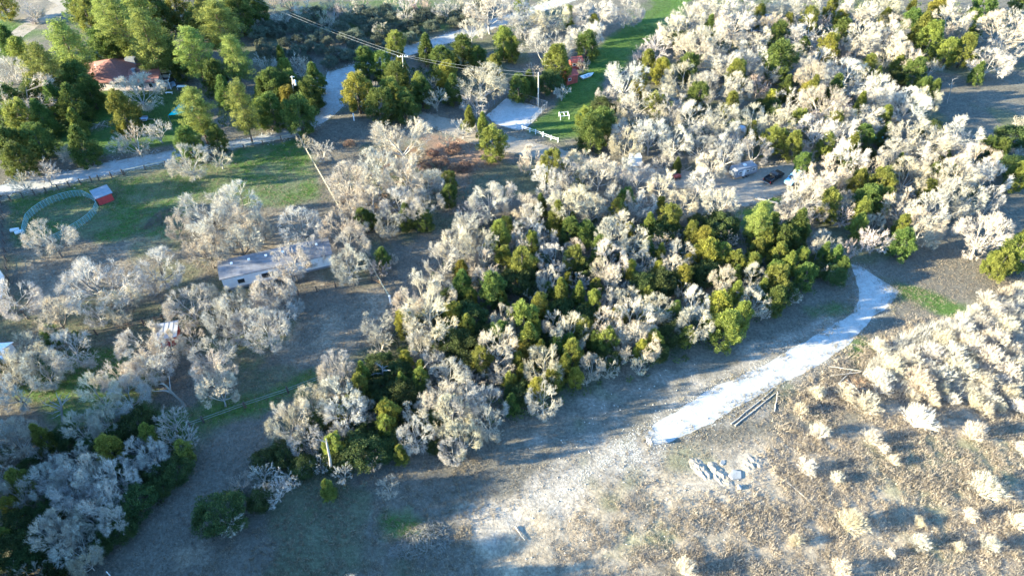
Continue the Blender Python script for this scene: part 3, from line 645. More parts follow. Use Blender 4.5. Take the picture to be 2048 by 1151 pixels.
LANDMARKS = [('beside the round pen', 120, 440, 7), ('at the wall of the red-roofed house', 250, 185, 11), ('over the long white mobile home', 550, 555, 9), ('beside the small red shed with white roof', 338, 690, 6),
             ('beside the black pickup', 1545, 362, 8), ('next to the white box trailer', 1268, 332, 6), ('beside the teal canopy', 365, 225, 8), ('at the gravel pad fence', 1000, 230, 9), ('by the rusty red sheds', 1140, 150, 8),
             ('where the white track begins', 1712, 525, 9), ('beside the tall broken snag', 662, 948, 6), ('at the crossarm utility pole', 807, 176, 7), ('by the white post fence', 1080, 272, 7), ('beside the brush pile in the meadow', 830, 1100, 8),
             ('around the tarp covered camper', 1474, 275, 15), ('behind the travel trailer', 1484, 345, 10), ('around the aqua pool', 1755, 279, 16), ('around the grey roofed shed in the wood', 1515, 55, 22),
             ('at the clearing with the dead sapling', 1890, 205, 20), ('beside the white gas tank', 1437, 318, 7), ('near the forked grove snag', 768, 762, 8), ('near the thin forked snag', 843, 766, 8), ('by the leaning pale stem', 1623, 530, 8),
             ('behind the fallen log by the drive', 1530, 405, 8), ('along the drive by the red cart', 1352, 357, 9), ('between the green strip and the pale wood', 1230, 190, 18), ('around the dead tree of the lower pasture', 126, 855, 9),
             ('over the leaning dead trunk', 371, 811, 7), ('along the tan rail fence', 690, 441, 9), ('above the pasture brush pile', 322, 438, 7),
             ('by the concrete rubble', 1450, 950, 9), ('by the dark brush heap at the white track', 1690, 745, 7)]
LMW = [(t, G(x, y), d) for t, x, y, d in LANDMARKS]
SHORT = {'B': 'a pale oak', 'D': 'a pasture oak', 'b': 'a grey sapling', 'k': 'a pinkish tree', 'C': 'an olive cedar', 'K': 'a dark cedar', 'Y': 'a golden cedar', 'P': 'a pine', 'L': 'a dark shrub', 'S': 'a scrub shrub', 'R': 'a rusty shrub', 'W': 'a straw bush'}
SPOT = np.array([tuple(G(x, y, 3.0).xy) for k, x, y, w in PL])
def neighbour(i):
    d = np.hypot(SPOT[:, 0] - SPOT[i, 0], SPOT[:, 1] - SPOT[i, 1]); k0 = PL[i][0]
    best = None
    for j in np.argsort(d)[1:14]:
        if d[j] > 6.5: break
        if PL[j][0] != k0: best = SHORT[PL[j][0]]; break
    return best
def plant(kind, cx, cy, w, i):
    hf, hc, name, words, cat = KIND[kind]; z = 3.0
    for _ in range(4):
        p = G(cx, cy, z); W = w * depth(p) / FPX; H = hf(W); z = hc * H
    if kind in 'BD': W *= .95 if (cx > 1180 and cy < 460) else 1.0
    base = Vector((p.x, p.y, 0)); r = random.Random(int(cx * 13 + cy * 7) + i)
    size = 'small' if W < 5 else ('broad' if W > 8.5 else None)
    if kind in 'CKY': size = 'small' if W < 4 else ('big' if W > 6.2 else None)
    if kind == 'W': size = 'tiny' if W < 2.6 else ('small' if W < 3.8 else ('broad' if W > 5 else None))
    if kind in 'SR': size = None
    where = None; best = 1e9
    for t, q, d in LMW:
        dd = (q - base).length
        if dd < d and dd < best: best = dd; where = t
    where = where or zone_of(cx, cy + 8)
    label = ((size + ' ') if size else '') + words + ' ' + where; nb = neighbour(i)
    if nb and len(label.split()) + 1 + len(nb.split()) <= 16 and kind != 'S': label += ' beside ' + nb
    elif nb and len(label.split()) + 2 <= 16 and kind != 'S': label += ' by ' + nb.split()[-1]
    rz = r.uniform(0, 6.283); jz = r.uniform(.93, 1.08)
    if kind == 'W':
        H *= .82 if cy < 800 else .92
        o = link(name, WB[r.randrange(len(WB))]); s = W / 5.2; o.scale = (s, s, H / 3.0 * jz); o.location = base; o.rotation_euler = (r.uniform(-.22, .22), r.uniform(-.12, .3), rz)
        tag(o, label, cat, label); return
    tm, cm, H0, W0 = PROTO[kind][r.randrange(len(PROTO[kind]))]
    o = thing(name, label, cat, base, rz, label); o.scale = (W / W0, W / W0 * r.uniform(.92, 1.08), H / H0 * jz)
    link('trunk', tm, o); link('crown', cm, o)
for i, (k, x, y, w) in enumerate(PL): plant(k, x, y, w, i)
print('plants', len(PL), {k: sum(1 for q in PL if q[0] == k) for k in KIND})
#MARK-PLANTS-END
# ------------------------------------------------------------------ materials for built things
simple('roof_red', (.23, .105, .085), .85, .25, 2.5); simple('wall_pink', (.62, .50, .47), .85, .1, 2); simple('white_paint', (.82, .81, .79), .6, .08, 2)
simple('glass_dark', (.03, .035, .04), .15, .2, 1, .6); simple('trim_white', (.75, .75, .73), .6, .08, 3); simple('rust_red', (.33, .085, .065), .75, .35, 2)
simple('barn_red', (.40, .055, .055), .7, .2, 2); simple('grey_metal', (.24, .25, .27), .6, .2, 1.5, .3); simple('roof_grey', (.17, .165, .17), .8, .35, .7)
simple('pale_roof', (.32, .32, .34), .7, .15, 1.2, .5); simple('teal_cloth', (.02, .30, .33), .7, .15, 1); simple('tan_cloth', (.50, .44, .33), .8, .15, 2)
simple('wood_post', (.10, .08, .065), .95, .4, 5); simple('pole_wood', (.50, .45, .38), .9, .25, 4); simple('fence_rail', (.50, .43, .27), .9, .25, 4); simple('pipe_teal', (.20, .34, .34), .45, .2, 4, .5)
simple('black_paint', (.012, .012, .014), .25, .2, 2, .6); simple('blue_paint', (.30, .52, .66), .3, .1, 2, .6); simple('tyre', (.02, .02, .02), .9, .2, 4); simple('chrome', (.6, .6, .6), .25, .1, 3, .6, .8)
simple('concrete', (.30, .285, .26), .95, .2, 2.2); simple('tarp_blue', (.34, .42, .52), .6, .25, 1.5); simple('aqua_plastic', (.28, .62, .60), .4, .1, 2); simple('wire', (.3, .3, .3), .5, .1, 2, .5)
simple('red_lamp', (.45, .02, .02), .3, .1, 2, .5); simple('stone', (.38, .345, .295), .95, .2, 3); simple('old_log', (.36, .32, .26), .95, .35, 3); simple('orange_wood', (.40, .25, .14), .9, .3, 4)

def on_Y(px, py, Y):
    x = (px - 1024.0) / FPX; y = (575.5 - py) / FPX; d = Vector((x, CT + y * ST, -ST + y * CT)); s = Y / d.y
    return Vector((0, 0, CAM_H)) + d * s
def heading(a, b):
    v = G(*b) - G(*a); return math.atan2(v.y, v.x)
def local(o, p): return Matrix.Rotation(-o.rotation_euler.z, 3, 'Z') @ (Vector(p) - o.location)

def window(parent, c, w, h, face, frame='trim_white', pane='glass_dark'):
    """face: 'X-','X+','Y-','Y+' outward side; c is the middle of the opening on the wall plane"""
    ax = 1 if face[0] == 'Y' else 0; s = -1 if face[1] == '-' else 1
    def bx(m, du, dz, su, sz, off, th):
        p = list(c); p[ax] += s * off; p[1 - ax] += du; p[2] += dz; d = [0, 0, sz]; d[ax] = th; d[1 - ax] = su; m.box(p, d)
    f = MB(); t = .09
    for sg in (-1, 1): bx(f, sg * (w / 2 + t / 2), 0, t, h + 2 * t, .03, .08); bx(f, 0, sg * (h / 2 + t / 2), w - .004, t, .03, .08)
    wn_ = f.build('window', frame, parent); q = MB(); bx(q, 0, 0, w - .006, h - .006, .012, .03); q.build('pane', pane, wn_); return wn_

# ------------------------------------------------------------------ red-roofed house
hp = G(197, 181); house = thing('house', 'single storey house with red-brown roof and pale pink walls among pines', 'house', hp, heading((197, 181), (319, 182)))
def HL(px, py, z): return local(house, G(px, py, z))
foot = [(0, 0), (8.2, 0), (9.2, 9.5), (1.0, 13.5), (-6.2, 9.5)]
m = MB(); m.prism(foot, 'Z', 0, 2.75); m.build('wall', 'wall_pink', house)
cx_ = sum(p[0] for p in foot) / 5; cy_ = sum(p[1] for p in foot) / 5; ap = (cx_ - .3, cy_ + .3, 5.4)
ev = [(cx_ + (x - cx_) * 1.13, cy_ + (y - cy_) * 1.13, 2.62) for x, y in foot]; ev2 = [(x, y, 2.78) for x, y, z in ev]
m = MB(); n = 5; m.add(ev + ev2 + [ap], [tuple(range(n))[::-1]] + [(i, (i + 1) % n, n + (i + 1) % n, n + i) for i in range(n)] + [(n + i, n + (i + 1) % n, 2 * n) for i in range(n)])
rf = m.build('roof', 'roof_red', house)
m = MB(); m.tube([(-1.5, 5.5, 3.6), (-1.5, 5.5, 4.5)], [.14, .14], 8); m.tube([(-1.5, 5.5, 4.45), (-1.5, 5.5, 4.6)], [.22, .2], 8); m.build('vent_pipe', 'trim_white', rf)
m = MB(); m.box((6.6, 9.0, 4.2), (2.6, 1.6, 1.5)); m.build('dormer', 'grey_metal', rf)
m = MB(); m.box((12.2, 3.6, 1.3), (8.4, 7.2, 2.6)); m.build('wall', 'wall_pink', house)
m = MB(); m.prism([(-.5, 2.52), (3.6, 4.3), (7.7, 2.52), (7.7, 2.70), (3.6, 4.5), (-.5, 2.70)], 'X', 8.4, 16.9); rf2 = m.build('roof', 'roof_red', house)
m = MB(); m.prism([(-.0, 2.6), (7.2, 2.6), (3.6, 4.28)], 'X', 8.5, 16.36); m.build('gable', 'wall_pink', house)
m = MB(); m.box((10.2, 2.4, 4.25), (.8, .8, 1.3)); m.box((10.2, 2.4, 4.95), (1.0, 1.0, .15)); m.build('chimney', 'grey_metal', rf2)
for x, w, h in ((1.6, 1.0, 1.1), (4.9, 1.5, 1.4), (6.9, .9, 1.1), (12.0, 1.4, 1.2), (14.6, 1.0, 1.2)): window(house, (x, 0, 1.55), w, h, 'Y-')
m = MB(); m.box((9.9, -.03, 1.05), (1.0, .08, 2.1)); d = m.build('door', 'white_paint', house); m = MB(); m.box((10.25, -.1, 1.0), (.1, .06, .06)); m.build('handle', 'chrome', d)
# slatted pergola at the end of the house, tan canopy, table
p0 = G(322, 180); o = thing('pergola', 'white pergola with dark slat panels leaning at the end of the house', 'pergola', p0, .12)
for x in (0, 2.6):
    for y in (0, 5.0): hz = 2.24 + (y + .2) * .2037; m = MB(); m.box((x, y, hz / 2), (.15, .15, hz)); m.build('post', 'white_paint', o)
    m = MB(); m.beam((x, -.2, 2.3), (x, 5.2, 3.4), .14, .16); m.build('rafter', 'white_paint', o)
for k in range(6):
    y = .1 + k * .95; z = 2.42 + y * .207
    m = MB(); m.box((1.3, y, z), (2.9, .34, .05), m=Matrix.Rotation(.2, 3, 'X')); m.build('slat', 'tan_cloth' if k % 2 == 0 else 'black_paint', o)
o = thing('canopy', 'tan cloth canopy tent beyond the slatted pergola', 'canopy', G(345, 160), .3)
m = MB(); m.add([(-1.6, -1.6, 2.3), (1.6, -1.6, 2.3), (1.6, 1.6, 2.3), (-1.6, 1.6, 2.3), (0, 0, 3.3), (0, 0, 3.2)], [(0, 1, 4), (1, 2, 4), (2, 3, 4), (3, 0, 4), (1, 0, 5), (2, 1, 5), (3, 2, 5), (0, 3, 5)]); m.build('roof_cloth', 'tan_cloth', o)
for x in (-1.5, 1.5):
    for y in (-1.5, 1.5): m = MB(); m.tube([(x, y, 0), (x, y, 2.32)], [.05, .05], 6); m.build('pole', 'grey_metal', o)
def table(name, label, pos, rz, L, Wd, H, mat, cat='table'):
    o = thing(name, label, cat, pos, rz); m = MB(); m.box((0, 0, H), (L, Wd, .06)); m.build('tabletop', mat, o)
    for x in (-L / 2 + .15, L / 2 - .15):
        for y in (-Wd / 2 + .1, Wd / 2 - .1): m = MB(); m.box((x, y, H / 2 - .015), (.07, .07, H - .03)); m.build('leg', mat, o)
    return o
table('garden_table', 'white rectangular table on the grass beside the pergola', G(365, 178), .05, 2.4, 1.1, .8, 'white_paint')
table('garden_bench', 'low white bench on the lawn before the pergola', G(339, 188), .05, 1.8, .5, .45, 'white_paint', 'bench')
for k, (x, y, mm) in enumerate([(333, 172, 'tarp_blue'), (340, 176, 'grey_metal'), (346, 172, 'tarp_blue')]):
    o = thing('storage_bin', ['pale blue storage bin at the foot of the pergola', 'grey metal storage bin between the two blue bins', 'pale blue storage bin nearest the garden table'][k], 'bin', G(x, y), .4 * k)
    m = MB(); m.box((0, 0, .45), (1.3, .9, .9)); m.build('box', mm, o, bevel=.04); m = MB(); m.box((0, 0, .95), (1.4, 1.0, .1)); m.build('lid', mm, o, bevel=.02)
# teal canopy
o = thing('shade_canopy', 'teal cloth shade canopy stretched on poles near the tall pine', 'canopy', G(352, 245), 0)
cs = [local(o, G(336, 231, 2.4)), local(o, G(383, 226, 2.2)), local(o, G(392, 201, 2.7)), local(o, G(367, 200, 3.0))]
m = MB(); N = 8; vs_ = []
for i in range(N + 1):
    for j in range(N + 1):
        u, v = i / N, j / N; p = cs[0].lerp(cs[1], u).lerp(cs[3].lerp(cs[2], u), v); p.z -= .35 * math.sin(math.pi * u) * math.sin(math.pi * v); vs_.append(p)
top = [p + Vector((0, 0, .03)) for p in vs_]; fs = []
for i in range(N):
    for j in range(N): a = i * (N + 1) + j; fs.append((a, a + 1, a + N + 2, a + N + 1)); b_ = a + (N + 1) ** 2; fs.append((b_, b_ + N + 1, b_ + N + 2, b_ + 1))
m.add(vs_ + top, fs); m.build('cloth', 'teal_cloth', o)
for c in cs: m = MB(); m.tube([(c.x, c.y, 0), (c.x, c.y, c.z + .1)], [.05, .04], 6); m.build('pole', 'grey_metal', o)
o = thing('parked_trailer', 'low dark utility trailer on the lawn under the grey saplings', 'trailer', G(283, 243), .15)
m = MB(); m.box((0, 0, .6), (3.2, 1.7, .12)); m.build('deck', 'tarp_blue', o)
for y in (-.8, .8): m = MB(); m.box((0, y, .85), (3.2, .06, .4)); m.build('side_rail', 'grey_metal', o)
for y in (-.95, .95): m = MB(); m.tube([(0, y - .1, .35), (0, y + .1, .35)], [.35, .35], 12); m.build('wheel', 'tyre', o)
m = MB(); m.beam((1.6, 0, .5), (2.7, 0, .45), .1); m.build('hitch', 'grey_metal', o)

# ------------------------------------------------------------------ mobile home
a, b = (452, 583), (668, 533); o = thing('mobile_home', 'long white mobile home with grey roof under the pasture oaks', 'mobile home', G(*a), heading(a, b))
L = (G(*b) - G(*a)).length; Dp = 5.0; Hh = 3.2
m = MB(); m.box((L / 2, Dp / 2, .3), (L - .3, Dp - .3, .6)); m.build('skirting', 'grey_metal', o)
m = MB(); m.box((L / 2, Dp / 2, .6 + (Hh - .6) / 2), (L, Dp, Hh - .6)); m.build('wall', 'white_paint', o)
m = MB(); m.prism([(-.25, Hh + .002), (Dp / 2, Hh + .42), (Dp + .25, Hh + .002), (Dp + .25, Hh + .12), (Dp / 2, Hh + .55), (-.25, Hh + .12)], 'X', -.3, L + .3); rf = m.build('roof', 'roof_grey', o)
for k in range(6): m = MB(); m.box((2.2 + k * (L - 4.4) / 5, Dp * .62, Hh + .62), (.45, .45, .3)); m.build('roof_vent', 'white_paint', rf, bevel=.04)
for x in (3.2, 15.5): 
    if x < L - 1: window(o, (x, 0, 1.75), 1.2, 1.0, 'Y-')
window(o, (8.0, 0, 1.75), 2.2, 1.2, 'Y-')
m = MB(); m.box((10.6, -.04, 1.65), (.95, .08, 2.0)); d = m.build('door', 'grey_metal', o); m = MB(); m.box((10.95, -.11, 1.6), (.1, .06, .06)); m.build('handle', 'chrome', d)
m = MB()
for k in range(3): m.box((10.6, -.35 - .28 * (2 - k), .1 + .2 * k), (1.2, .28, .2 + .0))
m.build('steps', 'wood_post', o)

# ------------------------------------------------------------------ sheds
def shed(name, label, px, rz, L, Wd, h, roofm, wallm, pitch=.25, door=True):
    o = thing(name, label, 'shed', G(*px), rz)
    m = MB(); m.box((0, 0, h / 2), (L, Wd, h)); w = m.build('wall', wallm, o)
    rise = Wd * pitch; e = .25
    m = MB(); m.prism([(-Wd / 2 - e, h + .003 - e * pitch), (0, h + .003 + rise), (Wd / 2 + e, h + .003 - e * pitch), (Wd / 2 + e, h + .1 - e * pitch), (0, h + .12 + rise), (-Wd / 2 - e, h + .1 - e * pitch)], 'X', -L / 2 - e, L / 2 + e); r_ = m.build('roof', roofm, o)
    m = MB(); m.prism([(-Wd / 2, h), (Wd / 2, h), (0, h + rise)], 'X', -L / 2 + .01, L / 2 - .01); m.build('gable', wallm, o)
    for k in range(int(L / .9)):
        x = -L / 2 + .45 + k * .9
        m = MB()
        for s in (-1, 1): m.beam((x, 0, h + .13 + rise), (x, s * (Wd / 2 + e - .02), h + .11 - e * pitch), .05, .04)
        m.build('roof_rib', roofm, r_)
    if door:
        m = MB(); m.box((L * .15, -Wd / 2 - .02, 1.0), (.95, .06, 1.95)); d = m.build('door', wallm, o)
        m = MB(); m.box((L * .15 + .35, -Wd / 2 - .07, 1.0), (.08, .06, .08)); m.build('handle', 'chrome', d)
        window(o, (-L * .25, -Wd / 2, 1.5), .7, .6, 'Y-')
    return o
def mono_shed(name, label, px0, px1, Wd, h0, h1, roofm, wallm):
    """loafing shed: front wall from px0 to px1, roof falling to the back"""
    o = thing(name, label, 'shed', G(*px0), heading(px0, px1)); L = (G(*px1) - G(*px0)).length
    m = MB(); m.prism([(0, 0), (Wd, 0), (Wd, h1), (0, h0)], 'X', 0, L); m.build('wall', wallm, o)
    m = MB(); m.prism([(-.3, h0 + .004 + .3 * (h0 - h1) / Wd), (Wd + .3, h1 + .004 - .3 * (h0 - h1) / Wd), (Wd + .3, h1 + .1 - .3 * (h0 - h1) / Wd), (-.3, h0 + .1 + .3 * (h0 - h1) / Wd)], 'X', -.3, L + .3); r_ = m.build('roof', roofm, o)
    for k in range(int(L / .8) + 1):
        x = k * .8; m = MB(); m.beam((x, -.28, h0 + .13), (x, Wd + .28, h1 + .10), .05, .05); m.build('roof_rib', roofm, r_)
    m = MB(); m.box((L * .5, -.03, .95), (1.4, .06, 1.9)); m.build('door', wallm, o)
    return o
mono_shed('loafing_shed', 'bright red shed with grey metal roof against the round pen', (200, 411), (229, 400), 3.6, 1.9, 1.75, 'grey_metal', 'barn_red')
mono_shed('small_shed', 'small red shed with corrugated white roof under oak branches', (322, 695), (358, 688), 3.8, 2.1, 1.8, 'pale_roof', 'barn_red')
shed('rusty_shed', 'rusty red metal shed at the edge of the green strip, farther from the utility pole', (1150, 134), .25, 3.2, 3.0, 2.2, 'rust_red', 'rust_red')
shed('rusty_shed', 'rusty red metal shed hidden behind the lit tree, nearer the utility pole', (1138, 163), .5, 3.4, 3.2, 2.3, 'rust_red', 'rust_red')
shed('wood_shed', 'grey metal roofed shed half buried in the pale wood', (1515, 55), .2, 6.5, 5, 2.6, 'pale_roof', 'tarp_blue')
shed('edge_shed', 'white roofed white shed at the far end of the lower pasture', (-4, 725), .1, 5, 4, 2.4, 'white_paint', 'white_paint')
o = thing('stock_trailer', 'long white stock trailer parked at the pasture corner', 'trailer', G(-4, 590), heading((-4, 590), (3, 540)))
m = MB(); m.box((1, 0, 1.7), (6.5, 2.2, 2.2)); m.build('body', 'white_paint', o, bevel=.1); m = MB(); m.beam((4.2, 0, .7), (6.0, 0, .6), .15); m.build('hitch', 'grey_metal', o)
for y in (-1.1, 1.1):
    for x in (.4, 1.5): m = MB(); m.tube([(x, y - .12, .4), (x, y + .12, .4)], [.4, .4], 12); m.build('wheel', 'tyre', o)

# ------------------------------------------------------------------ round pen, each panel a part
PEN = [(49.5, 490), (51, 462), (58, 438.5), (78, 421), (105, 406.5), (125, 399.4), (145, 394), (166, 391.6), (186, 400), (198.5, 412), (191, 430.7), (172, 448), (150, 460.5), (125, 476), (98, 490), (70, 499)]
pw = [G(*p) for p in PEN]; pw.append(pw[0]); acc = [0]
for i in range(len(pw) - 1): acc.append(acc[-1] + (pw[i + 1] - pw[i]).length)
def along(s):
    for i in range(len(acc) - 1):
        if s <= acc[i + 1] + 1e-9: return pw[i].lerp(pw[i + 1], (s - acc[i]) / (acc[i + 1] - acc[i]))
pc = sum((p for p in pw[:-1]), Vector()) / (len(pw) - 1)
pen = thing('round_pen', 'round horse pen of teal pipe panels on green grass', 'pen', pc)
NP = 22; corner = [along(acc[-1] * k / NP) for k in range(NP)]
for k in range(NP):
    a, b = corner[k] - pc, corner[(k + 1) % NP] - pc; e = (b - a).normalized() * .06; a, b = a + e, b - e; m = MB(); up = Vector((0, 0, 1))
    for z in (.3, .62, .94, 1.26, 1.6): m.tube([a + up * z, b + up * z], [.028, .028] if z < 1.5 else [.045, .045], 6)
    for t in (0, .33, .66, 1): q = a.lerp(b, t); m.tube([q, q + up * 1.64], [.04, .04], 6)
    m.build('panel', 'pipe_teal', pen)

# ------------------------------------------------------------------ fences
def fence(name, label, path, spacing, h, rails, postm, railm, pr=.11, posts=None):
    P = [G(*p) for p in path]; o = thing(name, label, 'fence', P[0]); acc = 0; pts = []
    if posts: pts = [G(*p) for p in posts]
    else:
        for i in range(len(P) - 1):
            n = max(1, round((P[i + 1] - P[i]).length / spacing)); pts += [P[i].lerp(P[i + 1], k / n) for k in range(n)]
        pts.append(P[-1])
    m = MB(); m.tube([(0, 0, -.1), (0, 0, h)], [pr, pr * .9], 7); pm = m.mesh('post', postm)
    for p in pts: q = link('post', pm, o); q.location = p - P[0]; q.rotation_euler = (rnd.uniform(-.04, .04), rnd.uniform(-.04, .04), rnd.uniform(0, 6)); q.scale.z = rnd.uniform(.92, 1.1)
    for z, rr in rails:
        m = MB()
        for i in range(len(pts) - 1): m.beam(pts[i] - P[0] + Vector((0, 0, z)), pts[i + 1] - P[0] + Vector((0, 0, z)), rr * 2)
        m.build('rail' if rr > .03 else 'wire', railm, o)
    return o
fence('road_fence', 'dark wooden post fence along the gravel road beside the round pen', [(-5, 407), (247, 349)], 3.0, 1.45, [(.5, .02), (.9, .02), (1.3, .02)], 'wood_post', 'wire', .15, [(-4, 408), (23, 402), (47, 396), (70, 390), (94, 385), (118, 380), (140, 374), (162, 368), (184, 363), (199, 361), (224, 355), (247, 350)])
fence('road_fence', 'post and pale rail fence along the gravel road from gate post to corner', [(250, 349), (600, 274)], 4.2, 1.3, [(1.2, .05), (.6, .02)], 'wood_post', 'fence_rail', .13)
fence('pasture_fence', 'straight tan rail fence between the pasture and the leafless island', [(599, 277), (612, 303), (655, 377), (690, 441), (735, 521), (770, 584), (788, 614)], 3.2, 1.25, [(1.18, .06), (.6, .02)], 'wood_post', 'fence_rail', .09)
fence('pasture_fence', 'wooden post fence between the mobile home and the lower pasture', [(0, 700), (195, 670), (248, 658), (327, 640), (440, 620), (560, 597), (634, 582), (745, 562), (766, 572)], 4.0, 1.4, [(1.1, .03), (.6, .03)], 'wood_post', 'orange_wood', .15)
fence('lower_fence', 'sparse dark post fence across the grassy lower pasture', [(380, 852), (660, 752)], 7, 1.5, [(1.1, .02), (.6, .02)], 'wood_post', 'wire', .17, [(380, 853), (408, 844), (490, 814), (577, 785), (650, 757)])
fence('edge_fence', 'dark wire fence along the pasture edge by the stock trailer', [(3, 395), (8, 470), (18, 560)], 3.0, 1.4, [(1.2, .03), (.8, .02), (.4, .02)], 'wood_post', 'wood_post', .12)
fence('white_fence', 'short fence of white posts beside the gravel pad entrance', [(1032, 258), (1116, 285)], 3, 1.3, [(1.05, .03), (.6, .03)], 'white_paint', 'white_paint', .13, [(1032, 255), (1045, 260), (1059.5, 264.5), (1071, 268), (1086, 274), (1101.5, 279.7), (1116, 284.5)])
# chain link round the pad: each bay a part
cl = [G(*p) for p in [(1050, 260), (1094, 217), (1011, 190), (966, 230)]]
o = thing('chain_link_fence', 'grey chain link fence around the pale gravel pad', 'fence', cl[0])
for i in range(3):
    a, b = cl[i], cl[i + 1]; n = max(2, round((b - a).length / 3))
    for k in range(n):
        p, q = a.lerp(b, k / n) - cl[0], a.lerp(b, (k + 1) / n) - cl[0]; m = MB(); up = Vector((0, 0, 1))
        m.tube([p, p + up * 2], [.05, .05], 6); m.tube([p + up * 1.95, q + up * 1.95], [.035, .035], 5)
        st = max(4, int((q - p).length / .28))
        for j in range(st):
            u = p.lerp(q, j / st); v = p.lerp(q, min(1, (j + 3) / st)); m.beam(u + up * .05, v + up * 1.9, .012); m.beam(v + up * .05, u + up * 1.9, .012)
        m.build('mesh_bay', 'grey_metal', o)

# ------------------------------------------------------------------ utility poles and cables
def pole(label, base, top, arm=0, box=False):
    b = G(*base); t = on_Y(top[0], top[1], b.y); o = thing('utility_pole', label, 'utility pole', b); h = t.z
    lx = t.x - b.x
    m = MB(); m.tube([(0, 0, -.2), (lx * .5, 0, h * .5), (lx, 0, h)], [.17, .15, .12], 8); m.build('post', 'pole_wood', o)
    if arm:
        m = MB(); m.beam((lx - arm, 0, h - .5), (lx + arm, 0, h - .5), .14, .16); ar = m.build('crossarm', 'pole_wood', o)
        for x in (-arm + .15, -.5, .5, arm - .15): m = MB(); m.tube([(lx + x, 0, h - .42), (lx + x, 0, h - .12)], [.06, .08], 8); m.build('insulator', 'white_paint', ar)
        m = MB(); m.tube([(lx, 0, h * .8), (lx + 2.8, 1.5, 0)], [.02, .02], 4); m.build('guy_wire', 'wire', o)
    if box:
        m = MB(); m.tube([(lx + .42, -.1, h - 2.3), (lx + .42, -.1, h - 1.2)], [.3, .3], 12); m.tube([(lx + .42, -.1, h - 1.2), (lx + .42, -.1, h - .95)], [.3, .12], 12); m.build('transformer', 'white_paint', o)
        m = MB(); m.beam((lx - .5, 0, h - .3), (lx + .5, 0, h - .2), .1); m.build('bracket', 'white_paint', o)
    return Vector((t.x, b.y, h))
A1 = pole('wooden utility pole with a crossarm standing in dark cedars', (808, 178), (805, 110), 1.4)
A2 = pole('pale bare utility pole rising beside the gravel pad', (1076.5, 213), (1077, 145))
A3 = pole('short utility pole with white transformer in the road bend cedars', (590, 224), (584, 152), 0, True)
A4 = Vector((-112, 236, 12.0))
def cable(label, a, b, sag, r=.018):
    o = thing('power_cable', label, 'cable', a); pts = []
    for k in range(17):
        t = k / 16; p = a.lerp(b, t) - a; p.z -= sag * 4 * t * (1 - t); pts.append(p)
    m = MB(); m.tube(pts, [r] * 17, 4); m.build('strand', 'wire', o)
cable('power cable spanning from beyond the scrub to the crossarm pole, outer strand', A4 + Vector((-1.2, 0, 0)), A1 + Vector((-1.2, 0, -.2)), 2.0)
cable('power cable spanning from beyond the scrub to the crossarm pole, inner strand', A4 + Vector((1.2, 0, 0)), A1 + Vector((1.2, 0, -.2)), 2.3)
cable('power cable from the crossarm pole to the bare pole, upper strand', A1 + Vector((1.2, 0, -.2)), A2 + Vector((0, 0, -.1)), .7)
cable('power cable from the crossarm pole to the bare pole, lower strand', A1 + Vector((.5, 0, -.5)), A2 + Vector((0, 0, -1.0)), .9)
cable('pale service cable sagging across the road bend', A3 + Vector((0, 0, -1)), Vector((G(742, 222).x, G(742, 222).y, 6.0)), 1.2, .04)
b = G(742, 222); o = thing('service_post', 'short wooden service post among the golden cedars', 'post', b); m = MB(); m.tube([(0, 0, -.1), (0, 0, 6.1)], [.12, .09], 7); m.build('post', 'pole_wood', o); m = MB(); m.box((0, -.15, 1.6), (.35, .2, .5)); m.build('meter_box', 'grey_metal', o)
def stake(name, label, px, h, r, mat, capm=None):
    o = thing(name, label, 'post', G(*px)); m = MB(); m.tube([(0, 0, -.1), (0, 0, h)], [r, r], 8); m.build('shaft', mat, o); m = MB(); m.tube([(0, 0, h), (0, 0, h + .12)], [r * 1.25, r * .4], 8); m.build('cap', capm or mat, o)
stake('marker_post', 'white marker post in the verge below the golden cedar', (708.5, 241), 1.9, .16, 'white_paint')
stake('marker_post', 'white marker post at the low end of the tan rail fence', (781.5, 607), 2.0, .17, 'white_paint')
stake('marker_post', 'slim white pipe standing in the shaded dirt strip', (220, 1150), 1.1, .07, 'white_paint')
# sign board on the white track
o = thing('sign_board', 'small white sign board on a tall stake at the track end', 'sign', G(1296, 888), math.radians(-52))
m = MB(); m.box((0, 0, 1.0), (1.0, .05, .5)); m.build('board', 'white_paint', o); 
for x in (-.4, .4): m = MB(); m.box((x, .06, .65), (.06, .06, 1.3)); m.build('stake', 'pole_wood', o)
m = MB(); m.tube([(.1, .12, 0), (.1, .12, 1.6)], [.035, .035], 6); m.build('pole', 'pole_wood', o)

